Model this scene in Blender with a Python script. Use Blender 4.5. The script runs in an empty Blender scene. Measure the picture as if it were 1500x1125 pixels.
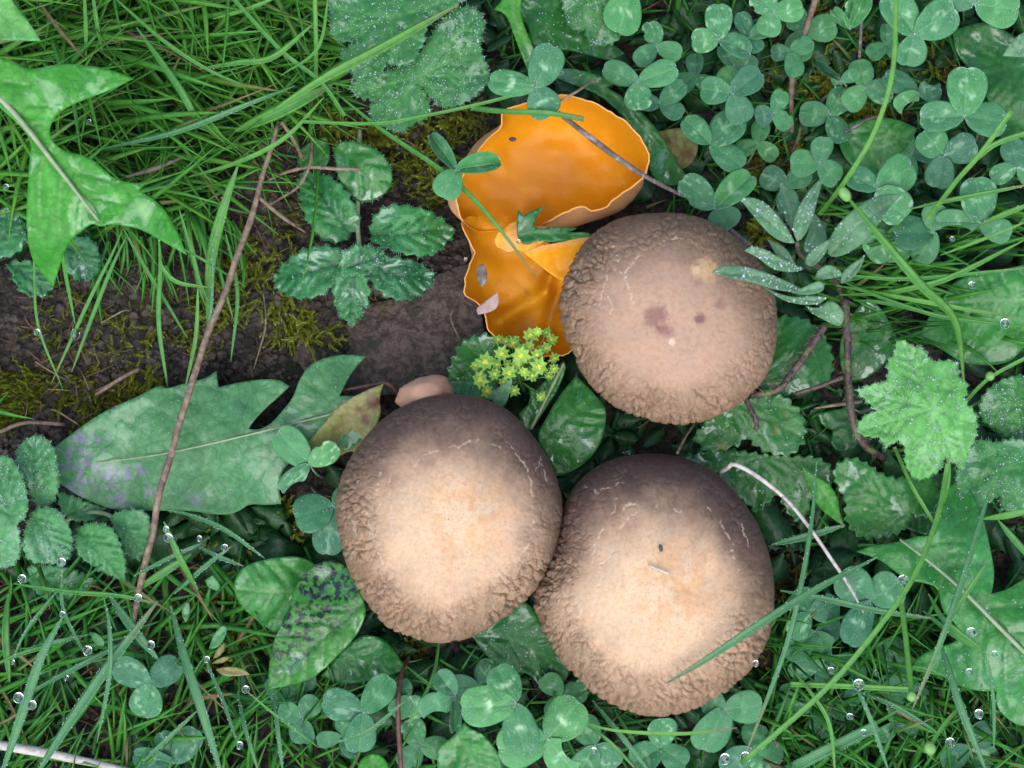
import bpy, math, random
import numpy as np
from mathutils import Vector, Matrix
from mathutils.geometry import delaunay_2d_cdt
R = math.radians
scene = bpy.context.scene
col = scene.collection
rng = np.random.default_rng(7)
random.seed(7)

# ------------------------------------------------------------------ camera
H = 0.50                       # camera height above the soil, metres
S = 0.00018                    # metres on the soil per photograph pixel
cam_d = bpy.data.cameras.new('camera')
cam = bpy.data.objects.new('camera', cam_d); col.objects.link(cam)
cam.location = (0, 0, H)
cam.rotation_euler = (0, 0, 0)
cam_d.sensor_width = 36
cam_d.lens = 36 * H / (1500 * S)
cam_d.clip_start = 0.005; cam_d.clip_end = 200
cam_d.dof.use_dof = True
cam_d.dof.focus_distance = H - 0.024
cam_d.dof.aperture_fstop = 20
scene.camera = cam
# ------------------------------------------------------------------ sky, sun, exposure
SUN_EL, SUN_AZ = 63, 190       # soft light from the lower side of the picture
w = bpy.data.worlds.new('World'); scene.world = w; w.use_nodes = True
wn = w.node_tree.nodes; wl = w.node_tree.links
bg = wn['Background']; bg.inputs['Strength'].default_value = 0.13
sky = wn.new('ShaderNodeTexSky'); sky.sky_type = 'NISHITA'; sky.sun_disc = False
sky.sun_elevation = R(SUN_EL); sky.sun_rotation = R(SUN_AZ)
sky.air_density = 1.0; sky.dust_density = 1.0; sky.ozone_density = 1.0
wl.new(sky.outputs[0], bg.inputs[0])
sd = bpy.data.lights.new('sun', 'SUN'); sun = bpy.data.objects.new('sun', sd); col.objects.link(sun)
sd.energy = 1.5; sd.angle = R(68); sd.color = (1.0, 0.99, 0.985)
sv = Vector((math.sin(R(SUN_AZ)) * math.cos(R(SUN_EL)), math.cos(R(SUN_AZ)) * math.cos(R(SUN_EL)), math.sin(R(SUN_EL))))
sun.rotation_euler = sv.to_track_quat('Z', 'Y').to_euler()
sun.location = sv * 3
vs = scene.view_settings
vs.view_transform = 'Standard'; vs.look = 'None'; vs.exposure = 1.8; vs.gamma = 1.0; vs.use_curve_mapping = False
scene.cycles.use_denoising = True
scene.cycles.max_bounces = 5
scene.cycles.diffuse_bounces = 3
scene.cycles.glossy_bounces = 3
scene.cycles.transmission_bounces = 5

# ------------------------------------------------------------------ helpers
def W(px, py, z):
    """soil point under a photograph pixel, lifted to height z (metres)"""
    k = (H - z) / H * S
    return np.stack(np.broadcast_arrays((np.asarray(px, float) - 750) * k, (562.5 - np.asarray(py, float)) * k, np.asarray(z, float) + 0 * k), -1)

def hsh(ix, iy, s):
    n = (ix.astype(np.int64) * 374761393 + iy.astype(np.int64) * 668265263 + s * 1442695041) & 0x7fffffff
    n = ((n ^ (n >> 13)) * 1274126177) & 0x7fffffff
    n = ((n ^ (n >> 15)) * 2246822519) & 0x7fffffff
    return ((n ^ (n >> 16)) & 0xffffff) / float(0xffffff)

def vn(x, y, s=0):
    x = np.asarray(x, float); y = np.asarray(y, float)
    ix = np.floor(x); iy = np.floor(y); fx = x - ix; fy = y - iy
    fx = fx * fx * (3 - 2 * fx); fy = fy * fy * (3 - 2 * fy)
    a = hsh(ix, iy, s); b = hsh(ix + 1, iy, s); c = hsh(ix, iy + 1, s); d = hsh(ix + 1, iy + 1, s)
    return (a + (b - a) * fx) * (1 - fy) + (c + (d - c) * fx) * fy

def fbm(x, y, s=0, o=4):
    t = 0; a = .5; n = 0
    for k in range(o):
        t = t + a * vn(x * 2 ** k + 17 * k, y * 2 ** k - 9 * k, s + k); n += a; a *= .5
    return t / n

def voro(x, y, s=0):
    ix = np.floor(x); iy = np.floor(y)
    f1 = np.full(np.shape(x), 9.); f2 = f1.copy()
    for dx in (-1, 0, 1):
        for dy in (-1, 0, 1):
            cx = ix + dx; cy = iy + dy
            d = np.hypot(cx + hsh(cx, cy, s) - x, cy + hsh(cx, cy, s + 50) - y)
            f2 = np.where(d < f1, f1, np.minimum(f2, d)); f1 = np.minimum(f1, d)
    return f1, f2

def sst(a, b, x):
    t = np.clip((x - a) / (b - a), 0, 1); return t * t * (3 - 2 * t)

def mk(name, v, f, mat, parent=None, attrs=None, smooth=True, origin=None):
    """one mesh object from world-space vertices; f is an (n,3)/(n,4) array or a list of faces"""
    v = np.asarray(v, float)
    if parent is not None: o0 = np.array(parent['_o'])
    elif origin is not None: o0 = np.array(origin, float)
    else:
        o0 = np.array([v[:, 0].mean(), v[:, 1].mean(), v[:, 2].min()])
    me = bpy.data.meshes.new(name)
    if isinstance(f, np.ndarray):
        n, k = f.shape
        me.vertices.add(len(v)); me.vertices.foreach_set('co', (v - o0).astype(np.float32).ravel())
        me.loops.add(n * k); me.loops.foreach_set('vertex_index', f.astype(np.int32).ravel())
        me.polygons.add(n); me.polygons.foreach_set('loop_start', np.arange(0, n * k, k, dtype=np.int32))
        me.update(calc_edges=True)
    else:
        me.from_pydata((v - o0).tolist(), [], [list(map(int, q)) for q in f]); me.update()
    me.polygons.foreach_set('use_smooth', np.full(len(me.polygons), smooth))
    for an, av in (attrs or {}).items():
        av = np.asarray(av, np.float32)
        if av.ndim == 1:
            a = me.attributes.new(an, 'FLOAT', 'POINT'); a.data.foreach_set('value', av)
        else:
            a = me.attributes.new(an, 'FLOAT_COLOR', 'POINT')
            a.data.foreach_set('color', np.concatenate([av, np.ones((len(av), 1), np.float32)], 1).ravel())
    if mat: me.materials.append(mat)
    o = bpy.data.objects.new(name, me); col.objects.link(o)
    if parent is not None: o.parent = parent
    else: o.location = o0
    o['_o'] = o0.tolist()
    return o

def empty(name, loc):
    o = bpy.data.objects.new(name, None); col.objects.link(o); o.location = loc; o['_o'] = [float(c) for c in loc]
    o.empty_display_size = .005
    return o

def tag(o, label, cat, group=None, kind=None):
    if label: o['label'] = label
    if cat: o['category'] = cat
    if group: o['group'] = group
    if kind: o['kind'] = kind
    return o

def spline(p, n):
    """Catmull-Rom through control points -> n samples"""
    p = np.asarray(p, float)
    if len(p) == 2:
        t = np.linspace(0, 1, n)[:, None]; return p[0] * (1 - t) + p[1] * t
    q = np.vstack([2 * p[0] - p[1], p, 2 * p[-1] - p[-2]])
    seg = np.linalg.norm(np.diff(p[:, :2], axis=0), axis=1) + 1e-9
    cs = np.concatenate([[0], np.cumsum(seg)]); cs /= cs[-1]
    out = []
    for t in np.linspace(0, 1, n):
        i = min(np.searchsorted(cs, t, 'right') - 1, len(p) - 2); u = (t - cs[i]) / (cs[i + 1] - cs[i])
        a, b, c, d = q[i], q[i + 1], q[i + 2], q[i + 3]
        out.append(.5 * (2 * b + (c - a) * u + (2 * a - 5 * b + 4 * c - d) * u * u + (3 * b - a - 3 * c + d) * u ** 3))
    return np.array(out)

def frames(P):
    T = np.gradient(P, axis=0); T /= np.linalg.norm(T, axis=1)[:, None] + 1e-12
    up = np.array([0, 0, 1.0])
    sd_ = np.cross(T, up); l = np.linalg.norm(sd_, axis=1)
    sd_[l < 1e-3] = [1, 0, 0]; sd_ /= np.linalg.norm(sd_, axis=1)[:, None]
    return T, sd_, np.cross(sd_, T)

def tube_vf(P, rad, k=8, bump=0, seed=0):
    P = np.asarray(P, float); n = len(P); rad = np.broadcast_to(rad, (n,))
    T, A, B = frames(P)
    an = np.linspace(0, 2 * np.pi, k, endpoint=False)
    rr = rad[:, None] * (1 + bump * (vn(np.arange(n)[:, None] * .7 + seed, np.arange(k)[None] * 1.3, seed) - .5) * 2)
    V = P[:, None] + rr[..., None] * (A[:, None] * np.cos(an)[None, :, None] + B[:, None] * np.sin(an)[None, :, None])
    V = V.reshape(-1, 3)
    i = np.arange(n - 1)[:, None] * k; j = np.arange(k)[None]; j2 = (j + 1) % k
    F = np.stack([i + j, i + j2, i + k + j2, i + k + j], -1).reshape(-1, 4)
    V = np.vstack([V, P[0], P[-1]])
    c0 = n * k; c1 = c0 + 1; jj = np.arange(k); j2 = (jj + 1) % k
    F = np.vstack([F, np.stack([np.full(k, c0), j2, jj, np.full(k, c0)], -1)[:, [0, 1, 2, 2]], np.stack([np.full(k, c1), (n - 1) * k + jj, (n - 1) * k + j2, (n - 1) * k + j2], -1)])
    fl = [tuple(q) if q[2] != q[3] else tuple(q[:3]) for q in F.tolist()]
    return V, fl

def pts_w(pts, n):
    """[(px,py,z mm)...] -> n world points along a spline"""
    p = spline(np.array(pts, float), n)
    return W(p[:, 0], p[:, 1], p[:, 2] / 1000)

def tube(name, pts, r_px, mat, parent=None, n=24, k=8, bump=0, taper=None, seed=0):
    P = pts_w(pts, n); t = np.linspace(0, 1, n)
    r = r_px * S * np.ones(n)
    if taper is not None: r = r * np.interp(t, np.linspace(0, 1, len(taper)), taper)
    v, f = tube_vf(P, r, k, bump, seed)
    return mk(name, v, f, mat, parent)

# ---- tiny droplets -------------------------------------------------------
OCT_V = np.array([(1, 0, 0), (0, 1, 0), (-1, 0, 0), (0, -1, 0), (0, 0, 1), (0, 0, -1)], float)
OCT_F = np.array([(0, 1, 4), (1, 2, 4), (2, 3, 4), (3, 0, 4), (1, 0, 5), (2, 1, 5), (3, 2, 5), (0, 3, 5)])
def _ico():
    p = (1 + 5 ** .5) / 2
    v = np.array([(-1, p, 0), (1, p, 0), (-1, -p, 0), (1, -p, 0), (0, -1, p), (0, 1, p), (0, -1, -p), (0, 1, -p), (p, 0, -1), (p, 0, 1), (-p, 0, -1), (-p, 0, 1)], float)
    f = np.array([(0, 11, 5), (0, 5, 1), (0, 1, 7), (0, 7, 10), (0, 10, 11), (1, 5, 9), (5, 11, 4), (11, 10, 2), (10, 7, 6), (7, 1, 8), (3, 9, 4), (3, 4, 2), (3, 2, 6), (3, 6, 8), (3, 8, 9), (4, 9, 5), (2, 4, 11), (6, 2, 10), (8, 6, 7), (9, 8, 1)])
    return v / np.linalg.norm(v[0]), f
ICO_V, ICO_F = _ico()
def beads_vf(C, r, big=True):
    bv, bf = (ICO_V, ICO_F) if big else (OCT_V, OCT_F)
    C = np.asarray(C); n = len(C); r = np.broadcast_to(r, (n,))
    V = (C[:, None] + bv[None] * r[:, None, None] * np.array([1, 1, .8])).reshape(-1, 3)
    F = (bf[None] + (np.arange(n) * len(bv))[:, None, None]).reshape(-1, 3)
    return V, F

# ------------------------------------------------------------------ materials
ALB = .66                      # reflectances below are relative; this brings them to real-world values
def K(c): return tuple(x * ALB for x in c) if c else c
def KL(c): return (c[0] * ALB * 1.1, c[1] * ALB, c[2] * ALB * .84)
def nt(name):
    m = bpy.data.materials.new(name); m.use_nodes = True
    t = m.node_tree; return m, t.nodes, t.links, t.nodes['Principled BSDF'], t.nodes['Material Output']

def mixc(n, l, a, b, fac, mode='MIX'):
    x = n.new('ShaderNodeMix'); x.data_type = 'RGBA'; x.blend_type = mode
    for s_, v in ((6, a), (7, b)):
        if isinstance(v, tuple): x.inputs[s_].default_value = (*v, 1)
        else: l.new(v, x.inputs[s_])
    if isinstance(fac, float): x.inputs[0].default_value = fac
    else: l.new(fac, x.inputs[0])
    return x.outputs[2]

def noise(n, l, scale, detail=3, rough=.55, coord=None, dist=0):
    t = n.new('ShaderNodeTexNoise'); t.inputs['Scale'].default_value = scale
    t.inputs['Detail'].default_value = detail; t.inputs['Roughness'].default_value = rough; t.inputs['Distortion'].default_value = dist
    if coord is not None: l.new(coord, t.inputs['Vector'])
    return t.outputs['Fac']

def ramp(n, l, src, a, b):
    r = n.new('ShaderNodeMapRange'); r.inputs[1].default_value = a; r.inputs[2].default_value = b
    r.interpolation_type = 'SMOOTHSTEP'; l.new(src, r.inputs[0]); return r.outputs[0]

def attr(n, name, out='Fac'):
    a = n.new('ShaderNodeAttribute'); a.attribute_name = name; return a.outputs[out]

def leaf_mat(name, dark, light, vein=(.2, .32, .12), spot=(.1, .07, .06), rough=.42, trans=.18, ns=160, bump=.25, bs=900, vein_amt=.6, coat=0., film=0., jitter=.12, speck=0, spec=.26, net=330):
    dark, light, vein, spot = KL(dark), KL(light), KL(vein), KL(spot)
    m, n, l, p, out = nt(name)
    co = n.new('ShaderNodeTexCoord').outputs['Object']
    f = ramp(n, l, noise(n, l, ns, 4, .6, co), .34, .68)
    c = mixc(n, l, dark, light, f)
    vm = n.new('ShaderNodeMath'); vm.operation = 'MULTIPLY'; l.new(attr(n, 'vein'), vm.inputs[0]); vm.inputs[1].default_value = vein_amt
    c = mixc(n, l, c, vein, vm.outputs[0])
    # fine mottling of the blade
    f2 = ramp(n, l, noise(n, l, bs * .6, 2, .6, co), .35, .7)
    c = mixc(n, l, c, tuple(x * .62 for x in dark), mul(n, l, f2, .4))
    sa = attr(n, 'spot')
    if speck: sa = mul(n, l, sa, ramp(n, l, noise(n, l, speck, 4, .62, co), .43, .57))
    c = mixc(n, l, c, spot, sa)
    oi = n.new('ShaderNodeObjectInfo').outputs['Random']
    hv = n.new('ShaderNodeHueSaturation'); l.new(c, hv.inputs['Color'])
    mr = n.new('ShaderNodeMapRange'); l.new(oi, mr.inputs[0]); mr.inputs[3].default_value = 1 - jitter * 1.5; mr.inputs[4].default_value = 1 + jitter * 1.5
    l.new(mr.outputs[0], hv.inputs['Value'])
    mr2 = n.new('ShaderNodeMapRange'); l.new(oi, mr2.inputs[0]); mr2.inputs[3].default_value = .5 + jitter * .10; mr2.inputs[4].default_value = .5 - jitter * .10
    l.new(mr2.outputs[0], hv.inputs['Hue'])
    c = hv.outputs[0]
    vo = n.new('ShaderNodeTexVoronoi'); vo.feature = 'DISTANCE_TO_EDGE'; vo.inputs['Scale'].default_value = net
    dn = n.new('ShaderNodeTexNoise'); dn.inputs['Scale'].default_value = net * .5; l.new(co, dn.inputs['Vector'])
    vm2 = n.new('ShaderNodeVectorMath'); vm2.operation = 'MULTIPLY_ADD'; l.new(dn.outputs['Color'], vm2.inputs[0]); vm2.inputs[1].default_value = (1.2 / net,) * 3; l.new(co, vm2.inputs[2])
    l.new(vm2.outputs[0], vo.inputs['Vector'])
    ne = ramp(n, l, vo.outputs['Distance'], 0., .16)
    c = mixc(n, l, mixc(n, l, c, (.80, .84, .80) if net > 50 else (.93, .95, .93), 1., 'MULTIPLY'), c, ne)
    l.new(c, p.inputs['Base Color'])
    rn = n.new('ShaderNodeMapRange'); l.new(noise(n, l, ns * 1.7, 3, .6, co), rn.inputs[0]); rn.inputs[3].default_value = max(.08, rough - .2); rn.inputs[4].default_value = rough + .2
    l.new(rn.outputs[0], p.inputs['Roughness'])
    p.inputs['Specular IOR Level'].default_value = spec
    b = n.new('ShaderNodeBump'); b.inputs['Strength'].default_value = bump; b.inputs['Distance'].default_value = .0006
    l.new(noise(n, l, bs, 3, .6, co), b.inputs['Height'])
    b3 = n.new('ShaderNodeBump'); b3.inputs['Strength'].default_value = .32 if net > 50 else .16; b3.inputs['Distance'].default_value = .25 / net if net > 50 else .0006
    l.new(vo.outputs['Distance'], b3.inputs['Height']); l.new(b.outputs[0], b3.inputs['Normal']); l.new(b3.outputs[0], p.inputs['Normal'])
    if coat or film:
        p.inputs['Coat Roughness'].default_value = .07; p.inputs['Coat IOR'].default_value = 1.6
        if film:    # water lying in patches on the blade
            fm = ramp(n, l, noise(n, l, ns * .55, 5, .62, co, .6), .5, .58)
            l.new(mul(n, l, fm, film), p.inputs['Coat Weight'])
        else: p.inputs['Coat Weight'].default_value = coat
        b2 = n.new('ShaderNodeBump'); b2.inputs['Strength'].default_value = .35; b2.inputs['Distance'].default_value = .0006
        l.new(noise(n, l, bs * .35, 2, .5, co), b2.inputs['Height']); l.new(b2.outputs[0], p.inputs['Coat Normal'])
    if trans:
        tr = n.new('ShaderNodeBsdfTranslucent')
        tc = mixc(n, l, c, (.9, 1., .35), 1., 'MULTIPLY'); l.new(tc, tr.inputs[0])
        ms = n.new('ShaderNodeMixShader'); ms.inputs[0].default_value = trans
        l.new(p.outputs[0], ms.inputs[1]); l.new(tr.outputs[0], ms.inputs[2]); l.new(ms.outputs[0], out.inputs[0])
    return m

def mul(n, l, a, k):
    x = n.new('ShaderNodeMath'); x.operation = 'MULTIPLY'; l.new(a, x.inputs[0])
    if isinstance(k, (int, float)): x.inputs[1].default_value = k
    else: l.new(k, x.inputs[1])
    return x.outputs[0]

def plain_mat(name, a, b, ns=300, rough=.6, bump=.3, bs=900, c3=None, ns3=60, dist=.0006, spec=.22, trans=0, stretch=None):
    a, b, c3 = K(a), K(b), K(c3)
    m, n, l, p, out = nt(name)
    co = n.new('ShaderNodeTexCoord').outputs['Object']
    if stretch:
        mp = n.new('ShaderNodeMapping'); mp.inputs['Scale'].default_value = stretch; l.new(co, mp.inputs[0]); co = mp.outputs[0]
    c = mixc(n, l, a, b, ramp(n, l, noise(n, l, ns, 5, .65, co), .35, .65))
    if c3: c = mixc(n, l, c, c3, ramp(n, l, noise(n, l, ns3, 5, .65, co, .4), .52, .64))
    c = mixc(n, l, c, (.9, .8, .5), mul(n, l, attr(n, 'tint'), .0))
    l.new(c, p.inputs['Base Color']); p.inputs['Roughness'].default_value = rough; p.inputs['Specular IOR Level'].default_value = spec
    bp = n.new('ShaderNodeBump'); bp.inputs['Strength'].default_value = bump; bp.inputs['Distance'].default_value = dist
    l.new(noise(n, l, bs, 6, .65, co), bp.inputs['Height']); l.new(bp.outputs[0], p.inputs['Normal'])
    if trans:
        tr = n.new('ShaderNodeBsdfTranslucent'); l.new(c, tr.inputs[0]); ms = n.new('ShaderNodeMixShader'); ms.inputs[0].default_value = trans
        l.new(p.outputs[0], ms.inputs[1]); l.new(tr.outputs[0], ms.inputs[2]); l.new(ms.outputs[0], out.inputs[0])
    return m

def grass_mat(name, a, b, c, rough=.38, trans=.2):
    a, b, c = KL(a), KL(b), KL(c)
    m, n, l, p, out = nt(name)
    t = attr(n, 'tint')
    cr = n.new('ShaderNodeValToRGB'); e = cr.color_ramp.elements
    e[0].color = (*a, 1); e[1].color = (*c, 1); x = e.new(.5); x.color = (*b, 1)
    l.new(t, cr.inputs[0]); cc = cr.outputs[0]
    cc = mixc(n, l, cc, K((.27, .17, .08)), attr(n, 'dry'))
    co = n.new('ShaderNodeTexCoord').outputs['Object']
    cc = mixc(n, l, cc, tuple(v * .6 for v in a), mul(n, l, ramp(n, l, noise(n, l, 500, 2, .5, co), .4, .7), .35))
    cc = mixc(n, l, cc, K((.16, .3, .12)), mul(n, l, attr(n, 'vein'), .35))
    sn = n.new('ShaderNodeMath'); sn.operation = 'SINE'; l.new(mul(n, l, attr(n, 'across'), 15.), sn.inputs[0])
    cc = mixc(n, l, cc, mixc(n, l, cc, (.55, .62, .6), 1., 'MULTIPLY'), mul(n, l, ramp(n, l, sn.outputs[0], -.2, 1.), .55))
    l.new(cc, p.inputs['Base Color']); p.inputs['Roughness'].default_value = rough; p.inputs['Specular IOR Level'].default_value = .18
    bp = n.new('ShaderNodeBump'); bp.inputs['Strength'].default_value = .2; bp.inputs['Distance'].default_value = .0003
    l.new(noise(n, l, 1500, 2, .5, co), bp.inputs['Height']); l.new(bp.outputs[0], p.inputs['Normal'])
    tr = n.new('ShaderNodeBsdfTranslucent'); l.new(mixc(n, l, cc, (.9, 1., .35), 1., 'MULTIPLY'), tr.inputs[0])
    ms = n.new('ShaderNodeMixShader'); ms.inputs[0].default_value = trans
    l.new(p.outputs[0], ms.inputs[1]); l.new(tr.outputs[0], ms.inputs[2]); l.new(ms.outputs[0], out.inputs[0])
    return m

def cap_mat(name):
    m, n, l, p, out = nt(name)
    c = mixc(n, l, attr(n, 'cap', 'Color'), (ALB * .92, ALB * .905, ALB * .91), 1., 'MULTIPLY')
    co = n.new('ShaderNodeTexCoord').outputs['Object']
    f = ramp(n, l, noise(n, l, 900, 4, .65, co), .42, .66)
    c2 = mixc(n, l, c, (.55, .42, .32), 1., 'MULTIPLY')
    c = mixc(n, l, c, c2, mul(n, l, f, .26))
    g = ramp(n, l, noise(n, l, 220, 4, .6, co), .4, .65)
    c = mixc(n, l, c, mixc(n, l, c, (1.18, 1.08, 1.0), 1., 'MULTIPLY'), mul(n, l, g, .5))
    l.new(c, p.inputs['Base Color']); p.inputs['Roughness'].default_value = .75; p.inputs['Specular IOR Level'].default_value = .1
    bp = n.new('ShaderNodeBump'); bp.inputs['Strength'].default_value = .28; bp.inputs['Distance'].default_value = .0003
    l.new(noise(n, l, 1100, 5, .7, co, .5), bp.inputs['Height']); l.new(bp.outputs[0], p.inputs['Normal'])
    p.inputs['Subsurface Weight'].default_value = .12; p.inputs['Subsurface Scale'].default_value = .002
    return m

def cup_mat(name, a, b, inner_shade, st=.4):
    a, b, inner_shade = K(a), K(b), K(inner_shade)
    m, n, l, p, out = nt(name)
    co = n.new('ShaderNodeTexCoord').outputs['Object']
    c = mixc(n, l, a, b, ramp(n, l, noise(n, l, 90, 4, .6, co), .35, .65))
    c = mixc(n, l, c, inner_shade, mul(n, l, attr(n, 'inner_shade'), st))  # shadow inside the cup, mixed into its colour as darker brown
    c = mixc(n, l, c, K((.58, .30, .13)), attr(n, 'outer'))
    l.new(c, p.inputs['Base Color']); p.inputs['Roughness'].default_value = .5; p.inputs['Specular IOR Level'].default_value = .18
    bp = n.new('ShaderNodeBump'); bp.inputs['Strength'].default_value = .25; bp.inputs['Distance'].default_value = .0005
    l.new(noise(n, l, 700, 4, .6, co), bp.inputs['Height']); l.new(bp.outputs[0], p.inputs['Normal'])
    p.inputs['Subsurface Weight'].default_value = .25; p.inputs['Subsurface Radius'].default_value = (1., .45, .12); p.inputs['Subsurface Scale'].default_value = .003
    return m

def drop_mat(name):
    m, n, l, p, out = nt(name)
    p.inputs['Base Color'].default_value = (1, 1, 1, 1); p.inputs['Roughness'].default_value = .0
    p.inputs['IOR'].default_value = 1.33; p.inputs['Transmission Weight'].default_value = 1
    return m

def dew_mat(name):
    m, n, l, p, out = nt(name)
    p.inputs['Base Color'].default_value = (.56, .62, .62, 1); p.inputs['Roughness'].default_value = .12
    p.inputs['IOR'].default_value = 1.33; p.inputs['Transmission Weight'].default_value = .6
    p.inputs['Specular IOR Level'].default_value = .6
    return m

M = {}
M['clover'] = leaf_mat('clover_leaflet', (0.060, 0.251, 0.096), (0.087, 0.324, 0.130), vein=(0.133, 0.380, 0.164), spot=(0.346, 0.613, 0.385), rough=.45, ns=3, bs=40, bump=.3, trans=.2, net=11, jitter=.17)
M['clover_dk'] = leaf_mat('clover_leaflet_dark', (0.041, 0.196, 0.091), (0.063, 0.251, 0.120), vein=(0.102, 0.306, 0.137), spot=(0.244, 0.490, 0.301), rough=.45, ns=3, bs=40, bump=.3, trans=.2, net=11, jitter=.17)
M['dandelion'] = leaf_mat('dandelion_leaf', (0.041, 0.275, 0.025), (0.063, 0.362, 0.038), vein=(0.223, 0.441, 0.164), rough=.45, trans=.25, jitter=.04, spec=.2, film=0.6)
M['dandelion_dull'] = leaf_mat('dull_dandelion_leaf', (0.061, 0.221, 0.080), (0.093, 0.288, 0.117), vein=(0.173, 0.294, 0.164), spot=(0.204, 0.184, 0.330), rough=.45, jitter=.03, speck=420, vein_amt=.3, film=0.35)
M['dandelion_wet'] = leaf_mat('wet_dandelion_leaf', (0.034, 0.215, 0.035), (0.056, 0.288, 0.054), vein=(0.204, 0.416, 0.164), rough=.36, film=.35, jitter=.05)
M['wet'] = leaf_mat('wet_leaf', (0.023, 0.160, 0.027), (0.041, 0.215, 0.044), vein=(0.082, 0.258, 0.068), rough=.30, film=1., jitter=.05)
M['spotted'] = leaf_mat('black_spotted_leaf', (0.039, 0.202, 0.025), (0.063, 0.264, 0.041), vein=(0.031, 0.110, 0.027), spot=(0.010, 0.018, 0.019), rough=.34, film=.7, jitter=.0, speck=650)
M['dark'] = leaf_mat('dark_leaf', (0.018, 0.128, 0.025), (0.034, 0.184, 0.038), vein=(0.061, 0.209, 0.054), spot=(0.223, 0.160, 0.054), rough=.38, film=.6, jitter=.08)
M['mantle'] = leaf_mat('hairy_lobed_leaf', (0.029, 0.165, 0.042), (0.050, 0.225, 0.071), vein=(0.092, 0.319, 0.083), rough=.5, bump=.4, jitter=.05, spec=.2, film=0.45)
M['mantle_lt'] = leaf_mat('pale_hairy_lobed_leaf', (0.087, 0.331, 0.071), (0.122, 0.416, 0.111), vein=(0.173, 0.490, 0.164), rough=.5, bump=.4, jitter=.04, spec=.2, film=0.3)
M['speedwell'] = leaf_mat('toothed_leaf', (0.027, 0.184, 0.054), (0.050, 0.239, 0.083), vein=(0.010, 0.070, 0.024), rough=.40, bump=.35, vein_amt=1., jitter=.1, film=0.8)
M['nettle'] = leaf_mat('downy_leaf', (0.061, 0.264, 0.083), (0.093, 0.331, 0.120), vein=(0.035, 0.184, 0.054), rough=.5, bump=.45, vein_amt=.8, jitter=.06, film=0.35)
M['silver'] = leaf_mat('bluish_lance_leaf', (.080, .215, .110), (.112, .265, .142), vein=(0.207, 0.375, 0.238), rough=.5, bump=.2, jitter=.08)
M['yellowing'] = leaf_mat('yellowing_leaf', (.20, .24, .06), (.30, .28, .12), vein=(.3, .2, .12), spot=(.13, .04, .04), rough=.5)
M['floret'] = leaf_mat('floret', (.20, .44, .07), (.30, .56, .11), vein=(.3, .5, .1), rough=.5, ns=3, bs=30, jitter=.1, net=11)
M['floret_c'] = plain_mat('floret_centre', (.68, .66, .06), (.50, .56, .06), rough=.5)
M['grass'] = grass_mat('grass_blade', (.026, .170, .036), (.060, .275, .038), (.110, .345, .036))
M['grass_dewy'] = grass_mat('dewy_grass_blade', (0.042, 0.175, 0.080), (0.063, 0.235, 0.097), (0.084, 0.300, 0.088))
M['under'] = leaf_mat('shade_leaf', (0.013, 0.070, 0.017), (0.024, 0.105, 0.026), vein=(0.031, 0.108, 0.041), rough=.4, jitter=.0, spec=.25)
M['stem'] = plain_mat('green_stem', (.07, .24, .03), (.10, .29, .05), 300, .4, .2, trans=.15)
M['petiole'] = plain_mat('petiole', (.20, .26, .12), (.28, .32, .18), 300, .5, .2)
M['straw'] = plain_mat('dry_stalk', (.13, .085, .05), (.27, .19, .125), 500, .6, .5, c3=(.12, .07, .05), ns3=200)
M['twig'] = plain_mat('dark_twig', (.09, .065, .05), (.16, .125, .10), 500, .6, .5, c3=(.28, .24, .22), ns3=350)
M['pale_straw'] = plain_mat('bleached_straw', (.42, .36, .29), (.56, .49, .42), 500, .55, .4, c3=(.30, .22, .2), ns3=300)
M['brown'] = plain_mat('brown_stem', (.07, .03, .022), (.13, .06, .04), 400, .5, .4)
M['mossy_stem'] = plain_mat('scaly_stem', (.060, .040, .034), (.12, .078, .062), 600, .45, .6, c3=(.12, .15, .05), ns3=250)
M['moss'] = grass_mat('moss', (.11, .125, .024), (.22, .27, .035), (.40, .48, .06), rough=.55, trans=.35)
M['soil'] = plain_mat('damp_soil', (.012, .009, .007), (.088, .066, .050), 560, .6, 1., 800, c3=(.036, .038, .017), ns3=38, dist=.0025)
M['crumb'] = plain_mat('soil_crumb', (.014, .010, .008), (.088, .066, .050), 130, .7, .8, 900)
M['litter'] = grass_mat('dead_fibres', (.09, .055, .03), (.17, .11, .06), (.30, .22, .13), rough=.6, trans=.1)
M['stone'] = plain_mat('flat_stone', (.055, .040, .030), (.160, .115, .088), 520, .6, 1., 900, c3=(.050, .052, .030), ns3=130, dist=.0016)
M['cap'] = cap_mat('cap_skin')
M['gill'] = plain_mat('gills', (.20, .13, .09), (.28, .19, .14), 300, .7)
M['stipe'] = plain_mat('stipe', (.42, .34, .26), (.55, .46, .36), 300, .7)
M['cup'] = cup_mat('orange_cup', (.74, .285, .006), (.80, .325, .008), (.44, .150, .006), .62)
M['small_cup'] = cup_mat('small_fungus', (.50, .25, .16), (.58, .32, .20), (.55, .22, .22))
M['drop'] = drop_mat('water_drop')
M['dew'] = dew_mat('dew')
M['hair'] = plain_mat('leaf_hair', (.30, .45, .30), (.45, .58, .45), 300, .4)
M['bud'] = plain_mat('bud', (.16, .36, .08), (.26, .46, .14), 400, .35, .2, trans=.2)
M['debris'] = plain_mat('dead_scrap', (.30, .19, .16), (.40, .28, .24), 400, .6, .5)
M['seed'] = plain_mat('dark_seed', (.05, .035, .04), (.10, .07, .08), 600, .5, .5)

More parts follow.
